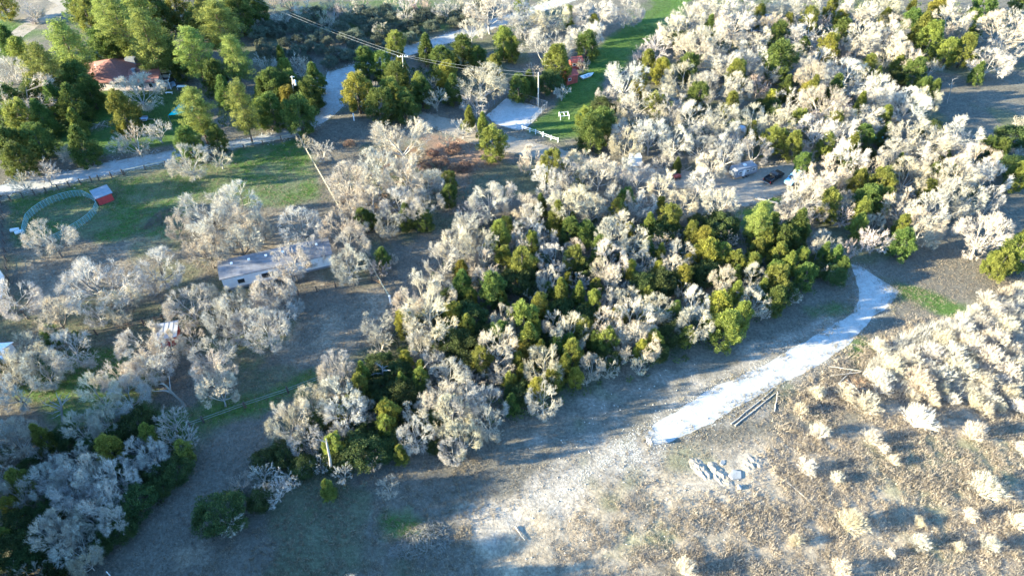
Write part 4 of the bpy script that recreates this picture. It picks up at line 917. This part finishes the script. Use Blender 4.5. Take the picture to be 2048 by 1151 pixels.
# ------------------------------------------------------------------ vehicles
def wheels(o, xs, y, r):
    for x in xs:
        for s in (-1, 1):
            m = MB(); m.tube([(x, s * y - .12, r), (x, s * y + .12, r)], [r, r], 16); w = m.build('wheel', 'tyre', o)
            m = MB(); m.tube([(x, s * (y + .1) - .04, r), (x, s * (y + .1) + .04, r)], [r * .55, r * .55], 12); m.build('rim', 'chrome', w)
def pickup(label, px, rz, paint):
    o = thing('pickup_truck', label, 'pickup', G(*px), rz)
    m = MB(); m.prism([(-2.8, .45), (-2.35, .42), (2.5, .42), (2.78, .5), (2.8, .95), (2.55, 1.08), (1.15, 1.12), (-2.8, 1.12)], 'Y', -.95, .95); m.build('body', paint, o, bevel=.05)
    m = MB(); m.prism([(-.85, 1.1), (-.75, 1.78), (-.5, 1.86), (.55, 1.84), (1.2, 1.1)], 'Y', -.84, .84); cab = m.build('cab', paint, o, bevel=.05)
    m = MB(); m.add([(.64, -.74, 1.75), (.64, .74, 1.75), (1.16, .78, 1.17), (1.16, -.78, 1.17)], [(0, 1, 2, 3)]); m.add([(.68, -.74, 1.75), (.68, .74, 1.75), (1.2, .78, 1.17), (1.2, -.78, 1.17)], [(0, 1, 2, 3)]); m.build('windscreen', 'glass_dark', cab)
    for s in (-1, 1): m = MB(); m.prism([(-.65, 1.2), (-.6, 1.72), (.5, 1.72), (.92, 1.2)], 'Y', s * .852 - .01, s * .852 + .01); m.build('side_window', 'glass_dark', cab)
    m = MB(); m.box((-.86, 0, 1.5), (.03, 1.3, .42)); m.build('rear_window', 'glass_dark', cab)
    m = MB(); m.box((-1.82, 0, 1.13), (1.85, 1.55, .03)); m.build('bed_floor', 'tyre', o)
    for s in (-1, 1): m = MB(); m.box((-1.82, s * .87, 1.28), (1.95, .14, .3)); m.build('bed_side', paint, o)
    m = MB(); m.box((-2.76, 0, 1.25), (.1, 1.6, .32)); m.build('tailgate', paint, o)
    m = MB(); m.box((2.84, 0, .55), (.14, 1.85, .2)); m.build('bumper', 'chrome', o); m = MB(); m.box((-2.88, 0, .55), (.14, 1.85, .2)); m.build('bumper', 'chrome', o)
    for s in (-1, 1):
        m = MB(); m.box((2.76, s * .72, .86), (.1, .34, .18)); m.build('headlight', 'chrome', o); m = MB(); m.box((-2.82, s * .86, .95), (.05, .12, .3)); m.build('taillight', 'red_lamp', o)
        m = MB(); m.box((.75, s * 1.0, 1.25), (.1, .16, .16)); m.build('mirror', paint, o)
    wheels(o, (-1.75, 1.75), .84, .4); return o
hd = heading((1528, 368), (1562, 345))
pickup('black pickup truck parked on the sandy drive', (1546, 359), hd, 'black_paint')
pickup('pale blue pickup truck half hidden by branches beside the black one', (1586, 362), hd + math.pi + .05, 'blue_paint')
o = thing('box_trailer', 'white box trailer standing on bare soil in the pale wood', 'trailer', G(1268, 332), .1)
m = MB(); m.box((0, 0, 1.75), (2.6, 2.0, 2.3)); bd = m.build('body', 'white_paint', o, bevel=.06); m = MB(); m.box((.2, -1.01, 1.7), (.9, .03, 1.8)); m.build('door', 'white_paint', bd)
wheels(o, (0,), 1.05, .35); m = MB(); m.beam((-1.3, 0, .55), (-2.4, 0, .5), .12); m.build('hitch', 'grey_metal', o)
o = thing('travel_trailer', 'silver grey travel trailer parked under branches by the sandy drive', 'trailer', G(1484, 350), heading((1468, 352), (1500, 343)))
m = MB(); m.prism([(-3.0, .6), (3.0, .6), (3.1, 1.4), (2.7, 2.6), (-2.8, 2.7), (-3.1, 2.0)], 'Y', -1.15, 1.15); bd = m.build('body', 'grey_metal', o, bevel=.08)
for x in (-1.8, .2, 1.8): window(o, (x, -1.15, 1.8), .8, .5, 'Y-')
m = MB(); m.box((-.8, -1.17, 1.55), (.65, .04, 1.7)); m.build('door', 'white_paint', bd); wheels(o, (-.4, .5), 1.05, .36); m = MB(); m.beam((3.0, 0, .6), (4.2, 0, .5), .12); m.build('hitch', 'grey_metal', o)
m = MB(); m.box((0, 0, 2.75), (.7, .7, .25)); m.build('roof_vent', 'white_paint', bd, bevel=.03)
o = thing('camper_shell', 'blue grey tarp covered camper among the pale oaks', 'camper', G(1474, 275), .9)
m = MB(); m.prism([(-1.2, 0), (1.2, 0), (1.1, 1.5), (.6, 2.3), (-.6, 2.35), (-1.15, 1.5)], 'X', -2.2, 2.2); m.build('tarp', 'tarp_blue', o, bevel=.1)
for s in (-1, 1): m = MB(); m.tube([(-1.5, s * 1.25, .1), (1.5, s * 1.25, .1)], [.05, .05], 5); m.build('tie_bar', 'grey_metal', o)
o = thing('gas_tank', 'white upright gas tank in the pale wood behind the travel trailer', 'tank', G(1437, 318), 0)
m = MB(); m.tube([(0, 0, .25), (0, 0, .5), (0, 0, 2.1), (0, 0, 2.45)], [.35, .55, .55, .25], 14); m.build('shell', 'white_paint', o, True); m = MB(); m.box((0, 0, .13), (1.0, 1.0, .25)); m.build('footing', 'concrete', o)
o = thing('garden_cart', 'small dark red cart by a fallen branch on the drive', 'cart', G(1353, 357), .4)
m = MB(); m.box((0, 0, .7), (1.6, 1.0, .5)); m.build('tub', 'rust_red', o, bevel=.05); wheels(o, (-.5, .5), .55, .28); m = MB(); m.beam((.8, 0, .7), (1.7, 0, 1.0), .06); m.build('handle', 'grey_metal', o)
o = thing('paddling_pool', 'round aqua plastic pool lying in the wood clearing', 'pool', G(1755, 279), 0)
m = MB(); n = 24; ring = []
for rr, z in ((1.5, 0), (1.55, .4), (1.4, .42), (1.36, .05)): ring.append([(rr * math.cos(6.2832 * k / n), rr * .8 * math.sin(6.2832 * k / n), z) for k in range(n)])
vs_ = sum(ring, []); fs = [(j * n + k, j * n + (k + 1) % n, (j + 1) * n + (k + 1) % n, (j + 1) * n + k) for j in range(3) for k in range(n)] + [tuple(range(3 * n, 4 * n))]
m.add(vs_, fs); m.build('basin', 'aqua_plastic', o)
o = thing('junk_boat', 'white fibreglass boat lying beside the rusty sheds', 'boat', G(1174, 155), .6)
m = MB(); m.add([(-2, -.8, .6), (1, -.8, .65), (2.3, 0, .8), (1, .8, .65), (-2, .8, .6), (-1.8, -.5, .1), (1, -.45, .1), (1.8, 0, .25), (1, .45, .1), (-1.8, .5, .1), (-1.8, -.6, .58), (.9, -.6, .62), (1.9, 0, .75), (.9, .6, .62), (-1.8, .6, .58), (-1.6, -.4, .25), (.9, -.35, .25), (1.5, 0, .35), (.9, .35, .25), (-1.6, .4, .25)],
      [(i, (i + 1) % 5, 5 + (i + 1) % 5, 5 + i) for i in range(5)] + [(5, 6, 7, 8, 9)] + [(i, (i + 1) % 5, 10 + (i + 1) % 5, 10 + i) for i in range(5)] + [(10 + i, 10 + (i + 1) % 5, 15 + (i + 1) % 5, 15 + i) for i in range(5)] + [(15, 16, 17, 18, 19)]); m.build('hull', 'white_paint', o)
m = MB(); m.box((-.4, 0, .5), (.3, 1.15, .08)); m.build('seat', 'tarp_blue', o); m = MB(); m.box((.6, 0, .52), (.3, 1.1, .08)); m.build('seat', 'tarp_blue', o)
o = thing('pipe_frame', 'white pipe stand with four legs on the green grass strip', 'frame', G(1128, 236), .15)
m = MB()
for y in (-.9, .9): m.tube([(-1.1, y, 1.1), (1.1, y, 1.1)], [.06, .06], 6)
for x in (-1.1, 0, 1.1): m.tube([(x, -.9, 1.1), (x, .9, 1.1)], [.06, .06], 6)
m.build('top_frame', 'white_paint', o)
for x in (-1.1, 1.1):
    for y in (-.9, .9): m = MB(); m.tube([(x, y, 0), (x, y, 1.25)], [.07, .07], 6); m.build('leg', 'white_paint', o)
for k, (x, y) in enumerate([(92, 465), (102, 469)]):
    o = thing('trough', ['white cattle trough outside the round pen', 'second white trough outside the round pen, nearer the dark wire fence'][k], 'trough', G(x - 62, y - 2), .3 + k * .3)
    m = MB(); m.box((0, 0, .32), (1.5, .12, .4)); m.box((0, .5, .32), (1.5, .12, .4)); m.box((0, .25, .16), (1.5, .6, .08)); m.box((.75, .25, .32), (.08, .6, .4)); m.box((-.75, .25, .32), (.08, .6, .4)); m.build('basin', 'white_paint', o)
    for x2 in (-.5, .5): m = MB(); m.box((x2, .25, .06), (.1, .6, .12)); m.build('foot', 'wood_post', o)

# ------------------------------------------------------------------ dead wood, logs, rubble, heaps
def snag(label, base, top, r, stubs, name='dead_snag', mat='dead_wood', lean_y=0.0):
    b = G(*base); t = on_Y(top[0], top[1], b.y + lean_y) - b; o = thing(name, label, 'dead tree', b); q = random.Random(int(base[0]))
    mid = t * .5 + Vector((q.uniform(-.15, .15), 0, 0)); m = MB(); m.tube([(0, 0, -.2), t * .15, mid, t * .85, t], [r * 1.3, r, r * .8, r * .65, r * .25], 8); m.build('trunk', mat, o)
    for k in range(stubs):
        h = q.uniform(.45, .95); p = t * h; a = q.uniform(0, 6.28); l = q.uniform(.8, 2.4) * (r / .25) ** .5; e = p + Vector((math.cos(a) * l, math.sin(a) * l, l * q.uniform(.2, .8)))
        m = MB(); m.tube([p, p.lerp(e, .5) + Vector((0, 0, .15)), e], [r * .42, r * .3, r * .1], 5)
        for j in range(3):
            f = p.lerp(e, q.uniform(.4, 1)); g = f + Vector((q.gauss(0, .5), q.gauss(0, .5), q.uniform(.2, .9))) * (l / 1.6); m.tube([f, g], [r * .16, r * .05], 4)
        m.build('branch', mat, o)
snag('tall broken pale snag standing before the dark undergrowth', (664, 949), (652, 876), .22, 1)
snag('pale dead trunk leaning over the grassy lower pasture', (371, 811), (326, 765), .22, 4)
snag('white dead tree with stubby branches in the lower pasture', (126, 855), (121, 798), .20, 9)
snag('forked dead snag among the grove undergrowth', (768, 762), (765, 730), .18, 6)
snag('thin forked dead snag beside the golden cedar in the grove', (843, 766), (843, 738), .14, 6)
snag('leaning pale dead stem at the upper end of the white track', (1623, 530), (1636, 503), .16, 2)
snag('pale dead sapling lying in the dark clearing', (1894, 205), (1906, 158), .10, 8)
snag('dead pale tree in the scrub beyond the gravel road', (670, 60), (668, 28), .14, 8)
def log(label, a, b, r, mat='old_log', z=None, name='log'):
    A, B = G(*a), G(*b); o = thing(name, label, 'log', A); v = B - A; zz = r * .8
    m = MB(); n = 6; m.tube([v * (k / n) + Vector((rnd.uniform(-.06, .06), rnd.uniform(-.06, .06), zz)) for k in range(n + 1)], [r * (1 - .4 * k / n) for k in range(n + 1)], 8); m.build('stem', mat, o)
    for k in range(2): f = v * rnd.uniform(.4, .9) + Vector((0, 0, zz)); m = MB(); m.tube([f, f + Vector((rnd.uniform(-.5, .5), rnd.uniform(-.5, .5), .35))], [r * .35, r * .15], 5); m.build('stub', mat, o)
log('long pale log lying along the white track, nearer the track', (1462, 848), (1546, 780), .11)
log('long pale log lying along the white track, nearer the rubble', (1470, 851), (1551, 786), .12)
log('short dark log angled behind the long pale logs', (1549, 822), (1555, 783), .10)
log('fallen log with cut end beside the green patch by the drive', (1510, 398), (1556, 409), .34)
log('thin fallen branch lying in the pale wood by the red cart', (1310, 331), (1330, 346), .10)
log('thin curved branch resting over the drive near the red cart', (1352, 350), (1384, 333), .12)
log('thin fallen pole in the sunny weed field', (1575, 965), (1640, 1020), .10)
log('short branch lying on the dusty ground', (1030, 1052), (1050, 1080), .09)
def slab(label, px, size, rz, tilt, z=0, name='concrete_slab', mat='concrete', cat='rubble'):
    q = random.Random(int(px[0] * 3 + px[1])); o = link(name, None); m = MB(); n = 5; top = []; bot = []
    for k in range(n):
        a = 6.283 * k / n + q.uniform(-.2, .2); rx, ry = size[0] / 2 * q.uniform(.8, 1.1), size[1] / 2 * q.uniform(.8, 1.1); top.append((rx * math.cos(a) * .93, ry * math.sin(a) * .93, size[2] * q.uniform(.85, 1.1))); bot.append((rx * math.cos(a), ry * math.sin(a), 0))
    m.add(bot + top, [tuple(range(n))[::-1], tuple(range(n, 2 * n))] + [(i, (i + 1) % n, n + (i + 1) % n, n + i) for i in range(n)])
    me = m.mesh(name, mat, bevel=.05); bpy.data.objects.remove(o); o = link(name, me); g = G(*px); o.location = (g.x, g.y, z); o.rotation_euler = (tilt[0], tilt[1], rz); tag(o, label, cat)
t_ = NT('spoil', .95, .1); n_ = t_.noise(3.0, 8, .75, t_.coord()); t_.col(t_.ramp(n_, [(.3, (.24, .20, .15)), (.7, (.40, .345, .27))])); t_.bump(n_, 1.0, .15)
def mound(label, px, L, Wd, H, rz, seed):
    n = 40; u = np.linspace(-1, 1, n); U, Vv = np.meshgrid(u, u); X = U * Wd / 2; Y = Vv * L / 2; rr = np.sqrt(U ** 2 + Vv ** 2)
    Z = H * np.clip(1 - rr ** 1.6, 0, 1) * (.45 + 1.1 * fbm(X + 50 * seed, Y, 1.1, seed, 4)) + .5 * (fbm(X + 9, Y + 50 * seed, .45, seed + 4, 3) - .5) * np.clip(1.2 - rr, 0, 1) - .06
    i = np.arange(n - 1)[:, None] * n + np.arange(n - 1)[None]; F = np.stack([i, i + 1, i + n + 1, i + n], -1).reshape(-1, 4)
    o = link('spoil_heap', arrays_mesh('spoil_heap', np.stack([X, Y, Z], -1).reshape(-1, 3), F, 'spoil')); g = G(*px); o.location = (g.x, g.y, .02); o.rotation_euler.z = rz; tag(o, label, 'rubble')
slab('largest flat grey concrete slab of the rubble beside the weed field', (1471, 950), (2.5, 2.0, .2), .5, (.06, .03))
mound('long pale spoil ridge on the track side of the rubble', (1403, 940), 5.0, 2.6, .28, .55, 3)
mound('long pale spoil ridge in the middle of the rubble', (1441, 950), 5.4, 2.4, .30, .55, 5)
slab('small tilted concrete slab at the upper end of the rubble', (1445, 925), (1.3, .9, .22), .9, (.12, .05))
mound('low rounded pale spoil mound beyond the large grey slab', (1508, 925), 4.0, 5.0, .22, .3, 7)
slab('small concrete lump below the large grey slab', (1478, 975), (1.0, .8, .45), 1.2, (.2, 0))
def heap(label, px, R, H, n, mat, seed, name='brush_pile', logs=3):
    q = random.Random(seed); o = thing(name, label, 'brush pile', G(*px), q.uniform(.3, 1.0)); m = MB()
    for k in range(n):
        a = q.uniform(0, 6.283); d = R * q.random() ** .6; z = H * max(.05, 1 - (d / R) ** 1.5) * q.uniform(.2, 1); c = Vector((d * math.cos(a) * 1.35, d * math.sin(a) * .75 * (1 + .5 * math.cos(a)), z * q.uniform(.3, 1.2))); b2 = q.uniform(0, 6.283); l = q.uniform(.4, 1.3)
        e = Vector((math.cos(b2), math.sin(b2), q.uniform(-.2, .45))) * l; m.tube([c - e * .5, c + Vector((q.uniform(-.12, .12), q.uniform(-.12, .12), .1)), c + e * .5], [.024, .02, .008], 3, cap=False, tint=q.random())
    m.build('branches', mat, o)
    for k in range(logs): a = q.uniform(0, 6.283); p = Vector((q.uniform(-.4, .4) * R, q.uniform(-.4, .4) * R, H * .45)); e = Vector((math.cos(a), math.sin(a), .15)) * R * .75; mm = MB(); mm.tube([p - e, p, p + e], [.10, .085, .05], 7); mm.build('log', 'old_log', o)
heap('pale tangled brush pile in the shaded rough meadow', (838, 1085), 3.2, 1.0, 1100, 'dead_wood', 1, logs=0)
heap('dark brush pile on the pasture beside the round pen', (322, 438), 3.2, 1.1, 420, 'bark', 2, logs=0)
heap('dark burnt brush heap beside the white track', (1692, 748), 3.2, .9, 260, 'bark', 3)
heap('small brush pile under the pasture oaks by the mobile home', (445, 505), 1.5, .6, 90, 'dead_wood', 4, logs=2)
heap('weathered brush heap on the lawn before the house', (200, 254), 2.6, .7, 160, 'dead_wood', 5)
heap('reddish brush heap in the weed field beside the white track', (1712, 770), 2.2, .7, 160, 'orange_wood', 6, logs=2)

# ------------------------------------------------------------------ ground cover nobody could count
def scatter(polys, dens, rng, holes=()):
    out = []
    for poly in polys:
        g = gp(poly); xs_ = [p[0] for p in g]; ys_ = [p[1] for p in g]; A = (max(xs_) - min(xs_)) * (max(ys_) - min(ys_)); n = int(A * dens)
        X = rng.uniform(min(xs_), max(xs_), n); Y = rng.uniform(min(ys_), max(ys_), n); k = inpoly(X, Y, g)
        for h in holes: k &= ~inpoly(X, Y, gp(h))
        out.append(np.c_[X[k], Y[k]])
    return np.concatenate(out)
def tufts(name, label, P, nb, h, spread, width, mat, rng, droop=.5, clump=None):
    n = len(P); hh = h * rng.uniform(.5, 1.4, n)
    if clump is not None: hh *= clump
    i = np.repeat(np.arange(n), nb); a = rng.uniform(0, 6.283, len(i)); tl = rng.uniform(.1, 1.0, len(i)) * droop * 1.5
    B = np.c_[P[i, 0] + rng.normal(0, spread, len(i)), P[i, 1] + rng.normal(0, spread, len(i)), np.full(len(i), -.02)]
    D = np.c_[np.cos(a) * np.sin(tl), np.sin(a) * np.sin(tl), np.cos(tl)]
    V = tris(B, D, hh[i] * rng.uniform(.6, 1.2, len(i)), np.full(len(i), width) * (.6 + .5 * hh[i] / h), rng)
    ti = np.clip(np.repeat(np.repeat(rng.uniform(.1, .9, n), nb) + rng.normal(0, .15, len(i)), 3), 0, 1)
    tag(link(name, arrays_mesh(name, V, np.arange(len(V)).reshape(-1, 3), mat, ti)), label, kind='stuff')
r2 = np.random.default_rng(77)
FIELD = [(960, 1165), (1010, 1100), (1120, 1050), (1260, 985), (1380, 1010), (1520, 990), (1560, 880), (1570, 810), (1680, 730), (1740, 690), (1800, 650), (1960, 640), (2070, 560), (2090, 1190), (960, 1190)]
W1 = scatter([FIELD], 10, r2); W1 = W1 + r2.normal(0, 1.6, W1.shape); W1 = W1[~inpoly(W1[:, 0], W1[:, 1], gp(TRACK))]; cn = fbm(W1[:, 0], W1[:, 1], 2.2, 300, 3); W1 = W1[cn > .30]; cn = cn[cn > .30]
tufts('dry_weeds', 'knee high brown weeds covering the sunny field', W1, 14, .55, .20, .06, 'weed_leaf', r2, .85, (.40 + 2.0 * np.clip(cn - .30, 0, .4)) * np.clip((W1[:, 0] + 12) / 45, .35, 1.0))
W2 = scatter([[(1790, 680), (1900, 640), (2070, 560), (2080, 800), (1900, 800), (1780, 780), (1720, 750)]], 3.0, r2)
tufts('tall_dry_grass', 'tall pale dry grass between the straw coloured bushes', W2, 20, 1.7, .25, .045, 'straw_twigs', r2, .6)
W3 = scatter([[(-20, 400), (700, 270), (1000, 330), (1100, 700), (1000, 900), (1250, 870), (960, 1060), (900, 1170), (150, 1170), (400, 880), (-20, 900)], [(1250, 880), (1560, 770), (1560, 870), (1300, 990), (1150, 1010)], [(1450, 740), (1700, 560), (1720, 640)], [(1750, 560), (2060, 460), (2060, 560), (1800, 640)]], 4.6, r2, (TRACK, ROAD, DRIVE))
tufts('dry_grass', 'short dry winter grass over the pastures and strips', W3, 6, .24, .18, .06, 'dry_grass_leaf', r2, .9)
W4 = scatter([g for g, a_ in GREEN if a_ > .6], 4.5, r2, (TRACK, ROAD, DRIVE, PAD)); W4 = W4 + r2.normal(0, .8, W4.shape); W4 = W4[fbm(W4[:, 0], W4[:, 1], 4, 9) < .52 + r2.normal(0, .06, len(W4))]
tufts('green_grass', 'short green winter grass on the strips and lawns', W4, 7, .16, .2, .06, 'grass_leaf', r2, .9)
W5 = scatter([[(380, 1165), (480, 1060), (640, 985), (800, 930), (960, 900), (1000, 960), (940, 1050), (960, 1165)]], 4.5, r2); cn = fbm(W5[:, 0], W5[:, 1], 3.0, 310, 3); W5 = W5[cn > .42]
tufts('rough_grass', 'rough clumpy grey grass of the shaded meadow', W5, 10, .42, .14, .055, 'dry_grass_leaf', r2, .75)
def litter(name, label, polys, dens, size, mat, holes=()):
    P = scatter(polys, dens, r2, holes); n = len(P); a = r2.uniform(0, 6.283, n); D = np.c_[np.cos(a), np.sin(a), r2.uniform(-.1, .5, n)]
    V = tris(np.c_[P, np.full(n, .03)], norm(D), size * r2.uniform(.6, 1.6, n), size * r2.uniform(.6, 1.2, n), r2)
    tag(link(name, arrays_mesh(name, V, np.arange(len(V)).reshape(-1, 3), mat, np.repeat(r2.random(n), 3))), label, kind='stuff')
litter('leaf_litter', 'brown fallen leaves over the dirt strips and under the oaks', [[(150, 1170), (400, 900), (560, 830), (760, 640), (880, 460), (1010, 330), (1060, 350), (960, 470), (850, 580), (780, 700), (560, 980), (400, 1170)], [(-20, 480), (420, 440), (760, 600), (620, 760), (300, 800), (-20, 700)], [(1740, 560), (1820, 490), (2060, 440), (2060, 560), (1800, 620)]], 7, .14, 'litter_leaf')
# understory of the grove, thickets and pale wood
def undergrowth(name, label, polys, dens, R, n, leaf, mat, hmax, holes=()):
    P = scatter(polys, dens, r2, holes); c = np.c_[P, r2.uniform(.15, hmax, len(P))]
    V, ti = leaf_clumps(c, r2.uniform(.6, 1.2, len(P)) * R, n, leaf, r2, .8, .35, 1.8)
    tag(link(name, arrays_mesh(name, V, np.arange(len(V)).reshape(-1, 3), mat, ti)), label, kind='stuff')
GROVE = [[(850, 580), (960, 450), (1100, 420), (1300, 440), (1500, 455), (1600, 490), (1690, 530), (1640, 590), (1500, 660), (1350, 730), (1230, 770), (1100, 820), (900, 890), (740, 930), (640, 930), (590, 880), (640, 800), (720, 760), (800, 660)]]
undergrowth('undergrowth', 'dark evergreen undergrowth filling the central grove', GROVE, .30, .8, 34, .20, 'oak_leaf', 1.5)
undergrowth('undergrowth', 'dark undergrowth of the shady thicket below the lower pasture', [[(-20, 930), (140, 860), (330, 870), (390, 850), (370, 960), (270, 1060), (160, 1170), (-60, 1200)], [(430, 1010), (500, 970), (560, 900), (600, 940), (520, 1010), (450, 1060)]], .34, .8, 34, .20, 'oak_leaf', 1.5)
undergrowth('undergrowth', 'dull green undergrowth between trees of the pale wood', [[(1190, 280), (1300, 90), (1420, 0), (1800, 0), (2040, 20), (2040, 120), (1880, 150), (1760, 190), (1900, 260), (1980, 360), (1900, 440), (1720, 480), (1600, 440), (1620, 320), (1420, 310), (1250, 310)]], .075, .9, 34, .24, 'oak_leaf', 1.3, (DRIVE,))
undergrowth('undergrowth', 'dark undergrowth around the red-roofed house and road bend', [[(-10, 330), (-10, 180), (120, 130), (160, 200), (200, 260), (120, 310)], [(430, 200), (600, 150), (640, 190), (630, 230), (560, 250), (430, 260)], [(700, 160), (830, 140), (960, 130), (990, 180), (950, 220), (850, 225), (720, 200)], [(1090, 150), (1130, 170), (1090, 210), (1050, 190)]], .16, .9, 34, .25, 'oak_leaf', 1.4, (ROAD, DRIVE))
undergrowth('bramble', 'reddish brown brambles in the island beside the drive', [[(780, 300), (960, 290), (990, 330), (930, 400), (860, 420), (700, 440), (690, 350)]], .30, .55, 20, .16, 'rust_leaf', .5, (DRIVE,))
undergrowth('leaf_scrub', 'grey twiggy scrub under the island oaks and grove edge', [[(650, 340), (900, 330), (890, 460), (760, 470), (700, 430)], [(560, 980), (680, 930), (760, 960), (640, 1020)]], .25, .5, 26, .14, 'sage_leaf', .6)
# gravel spilled over the edges of the track and roads, and grass creeping in
def spill(name, label, poly, per_m, spread, size, mat, seed):
    g = gp(poly); rr = np.random.default_rng(seed); pts = []
    for i in range(len(g)):
        a = np.array(g[i]); b = np.array(g[(i + 1) % len(g)]); l = np.hypot(*(b - a)); n = int(l * per_m)
        if n == 0: continue
        t = rr.random(n)[:, None]; nr = np.array([(b - a)[1], -(b - a)[0]]) / l; pts.append(a + (b - a) * t + nr * (rr.laplace(0, spread, n)[:, None]) + rr.normal(0, .2, (n, 2)))
    if poly is TRACK:
        e0 = np.array(gp([(1300, 880)])[0]); e1 = np.array(gp([(1180, 945)])[0]); t = np.abs(rr.normal(0, .55, 3200))[:, None]; pts.append(e0 + (e1 - e0) * t + rr.normal(0, 1.5, (3200, 2)) * (1 - .4 * np.clip(t, 0, 1)))
    P = np.concatenate(pts); k = fbm(P[:, 0], P[:, 1], 2.0, seed) > .44; P = P[k]; n = len(P); s_ = rr.uniform(.35, 1.0, n) * size
    base = np.array([(1, 0, 0), (0, 1, 0), (-1, 0, 0), (0, -1, 0), (0, 0, .35), (0, 0, -.2)])
    V = np.concatenate([P[:, None, :].repeat(6, 1), np.full((n, 6, 1), .012)], 2) + base[None] * s_[:, None, None] * rr.uniform(.5, 1.5, (n, 6, 3))
    Fb = np.array([(0, 1, 4), (1, 2, 4), (2, 3, 4), (3, 0, 4), (1, 0, 5), (2, 1, 5), (3, 2, 5), (0, 3, 5)]); F = (np.arange(n)[:, None, None] * 6 + Fb[None]).reshape(-1, 3)
    tag(link(name, arrays_mesh(name, V.reshape(-1, 3), F, mat)), label, kind='stuff')
spill('spilled_gravel', 'white gravel spilled along the edges of the caliche track', TRACK, 40, .6, .09, 'caliche', 901)
spill('spilled_gravel', 'grey gravel spilled along the edges of the road', ROAD, 16, .45, .22, 'road_gravel', 902)
spill('spilled_gravel', 'sandy gravel spilled along the edges of the drive', DRIVE, 14, .6, .22, 'drive_gravel', 903)
def edge_grass(poly, per_m, spread, seed):
    g = gp(poly); rr = np.random.default_rng(seed); pts = []
    for i in range(len(g)):
        a = np.array(g[i]); b = np.array(g[(i + 1) % len(g)]); l = np.hypot(*(b - a)); n = int(l * per_m); t = rr.random(n)[:, None]
        nr = np.array([(b - a)[1], -(b - a)[0]]) / l; pts.append(a + (b - a) * t + nr * rr.normal(0, spread, n)[:, None])
    P = np.concatenate(pts); return P[fbm(P[:, 0], P[:, 1], 2.6, seed) > .50]
EG = np.concatenate([edge_grass(TRACK, 14, .7, 905), edge_grass(ROAD, 6, .6, 906), edge_grass(DRIVE, 6, .6, 907), edge_grass(PAD, 10, .5, 908)])
tufts('verge_grass', 'mixed grass creeping over the edges of track and road', EG, 9, .30, .16, .06, 'dry_grass_leaf', r2, .9)
# loose stones on the dusty ground
P = scatter([[(1000, 1060), (1100, 960), (1280, 890), (1420, 880), (1560, 880), (1600, 960), (1500, 1100), (1300, 1151), (1050, 1120)], [(1030, 900), (1250, 750), (1420, 720), (1280, 880), (1080, 950)]], .35, r2, (TRACK,))
n = len(P); s_ = r2.uniform(.04, .17, n); base = np.array([(1, 0, 0), (0, 1, 0), (-1, 0, 0), (0, -1, 0), (0, 0, .8), (0, 0, -.3)])
V = P[:, None, :].repeat(6, 1); V = np.concatenate([V, np.zeros((n, 6, 1))], 2) + base[None] * s_[:, None, None] * r2.uniform(.6, 1.4, (n, 6, 3))
Fb = np.array([(0, 1, 4), (1, 2, 4), (2, 3, 4), (3, 0, 4), (1, 0, 5), (2, 1, 5), (3, 2, 5), (0, 3, 5)]); F = (np.arange(n)[:, None, None] * 6 + Fb[None]).reshape(-1, 3)
tag(link('loose_stones', arrays_mesh('loose_stones', V.reshape(-1, 3), F, 'stone')), 'pale loose stones strewn over the dusty ground', kind='stuff')
print('tris', sum(len(me.loop_triangles) or sum(max(0, len(p.vertices) - 2) for p in me.polygons) if len(me.polygons) < 200000 else len(me.polygons) for me in bpy.data.meshes))
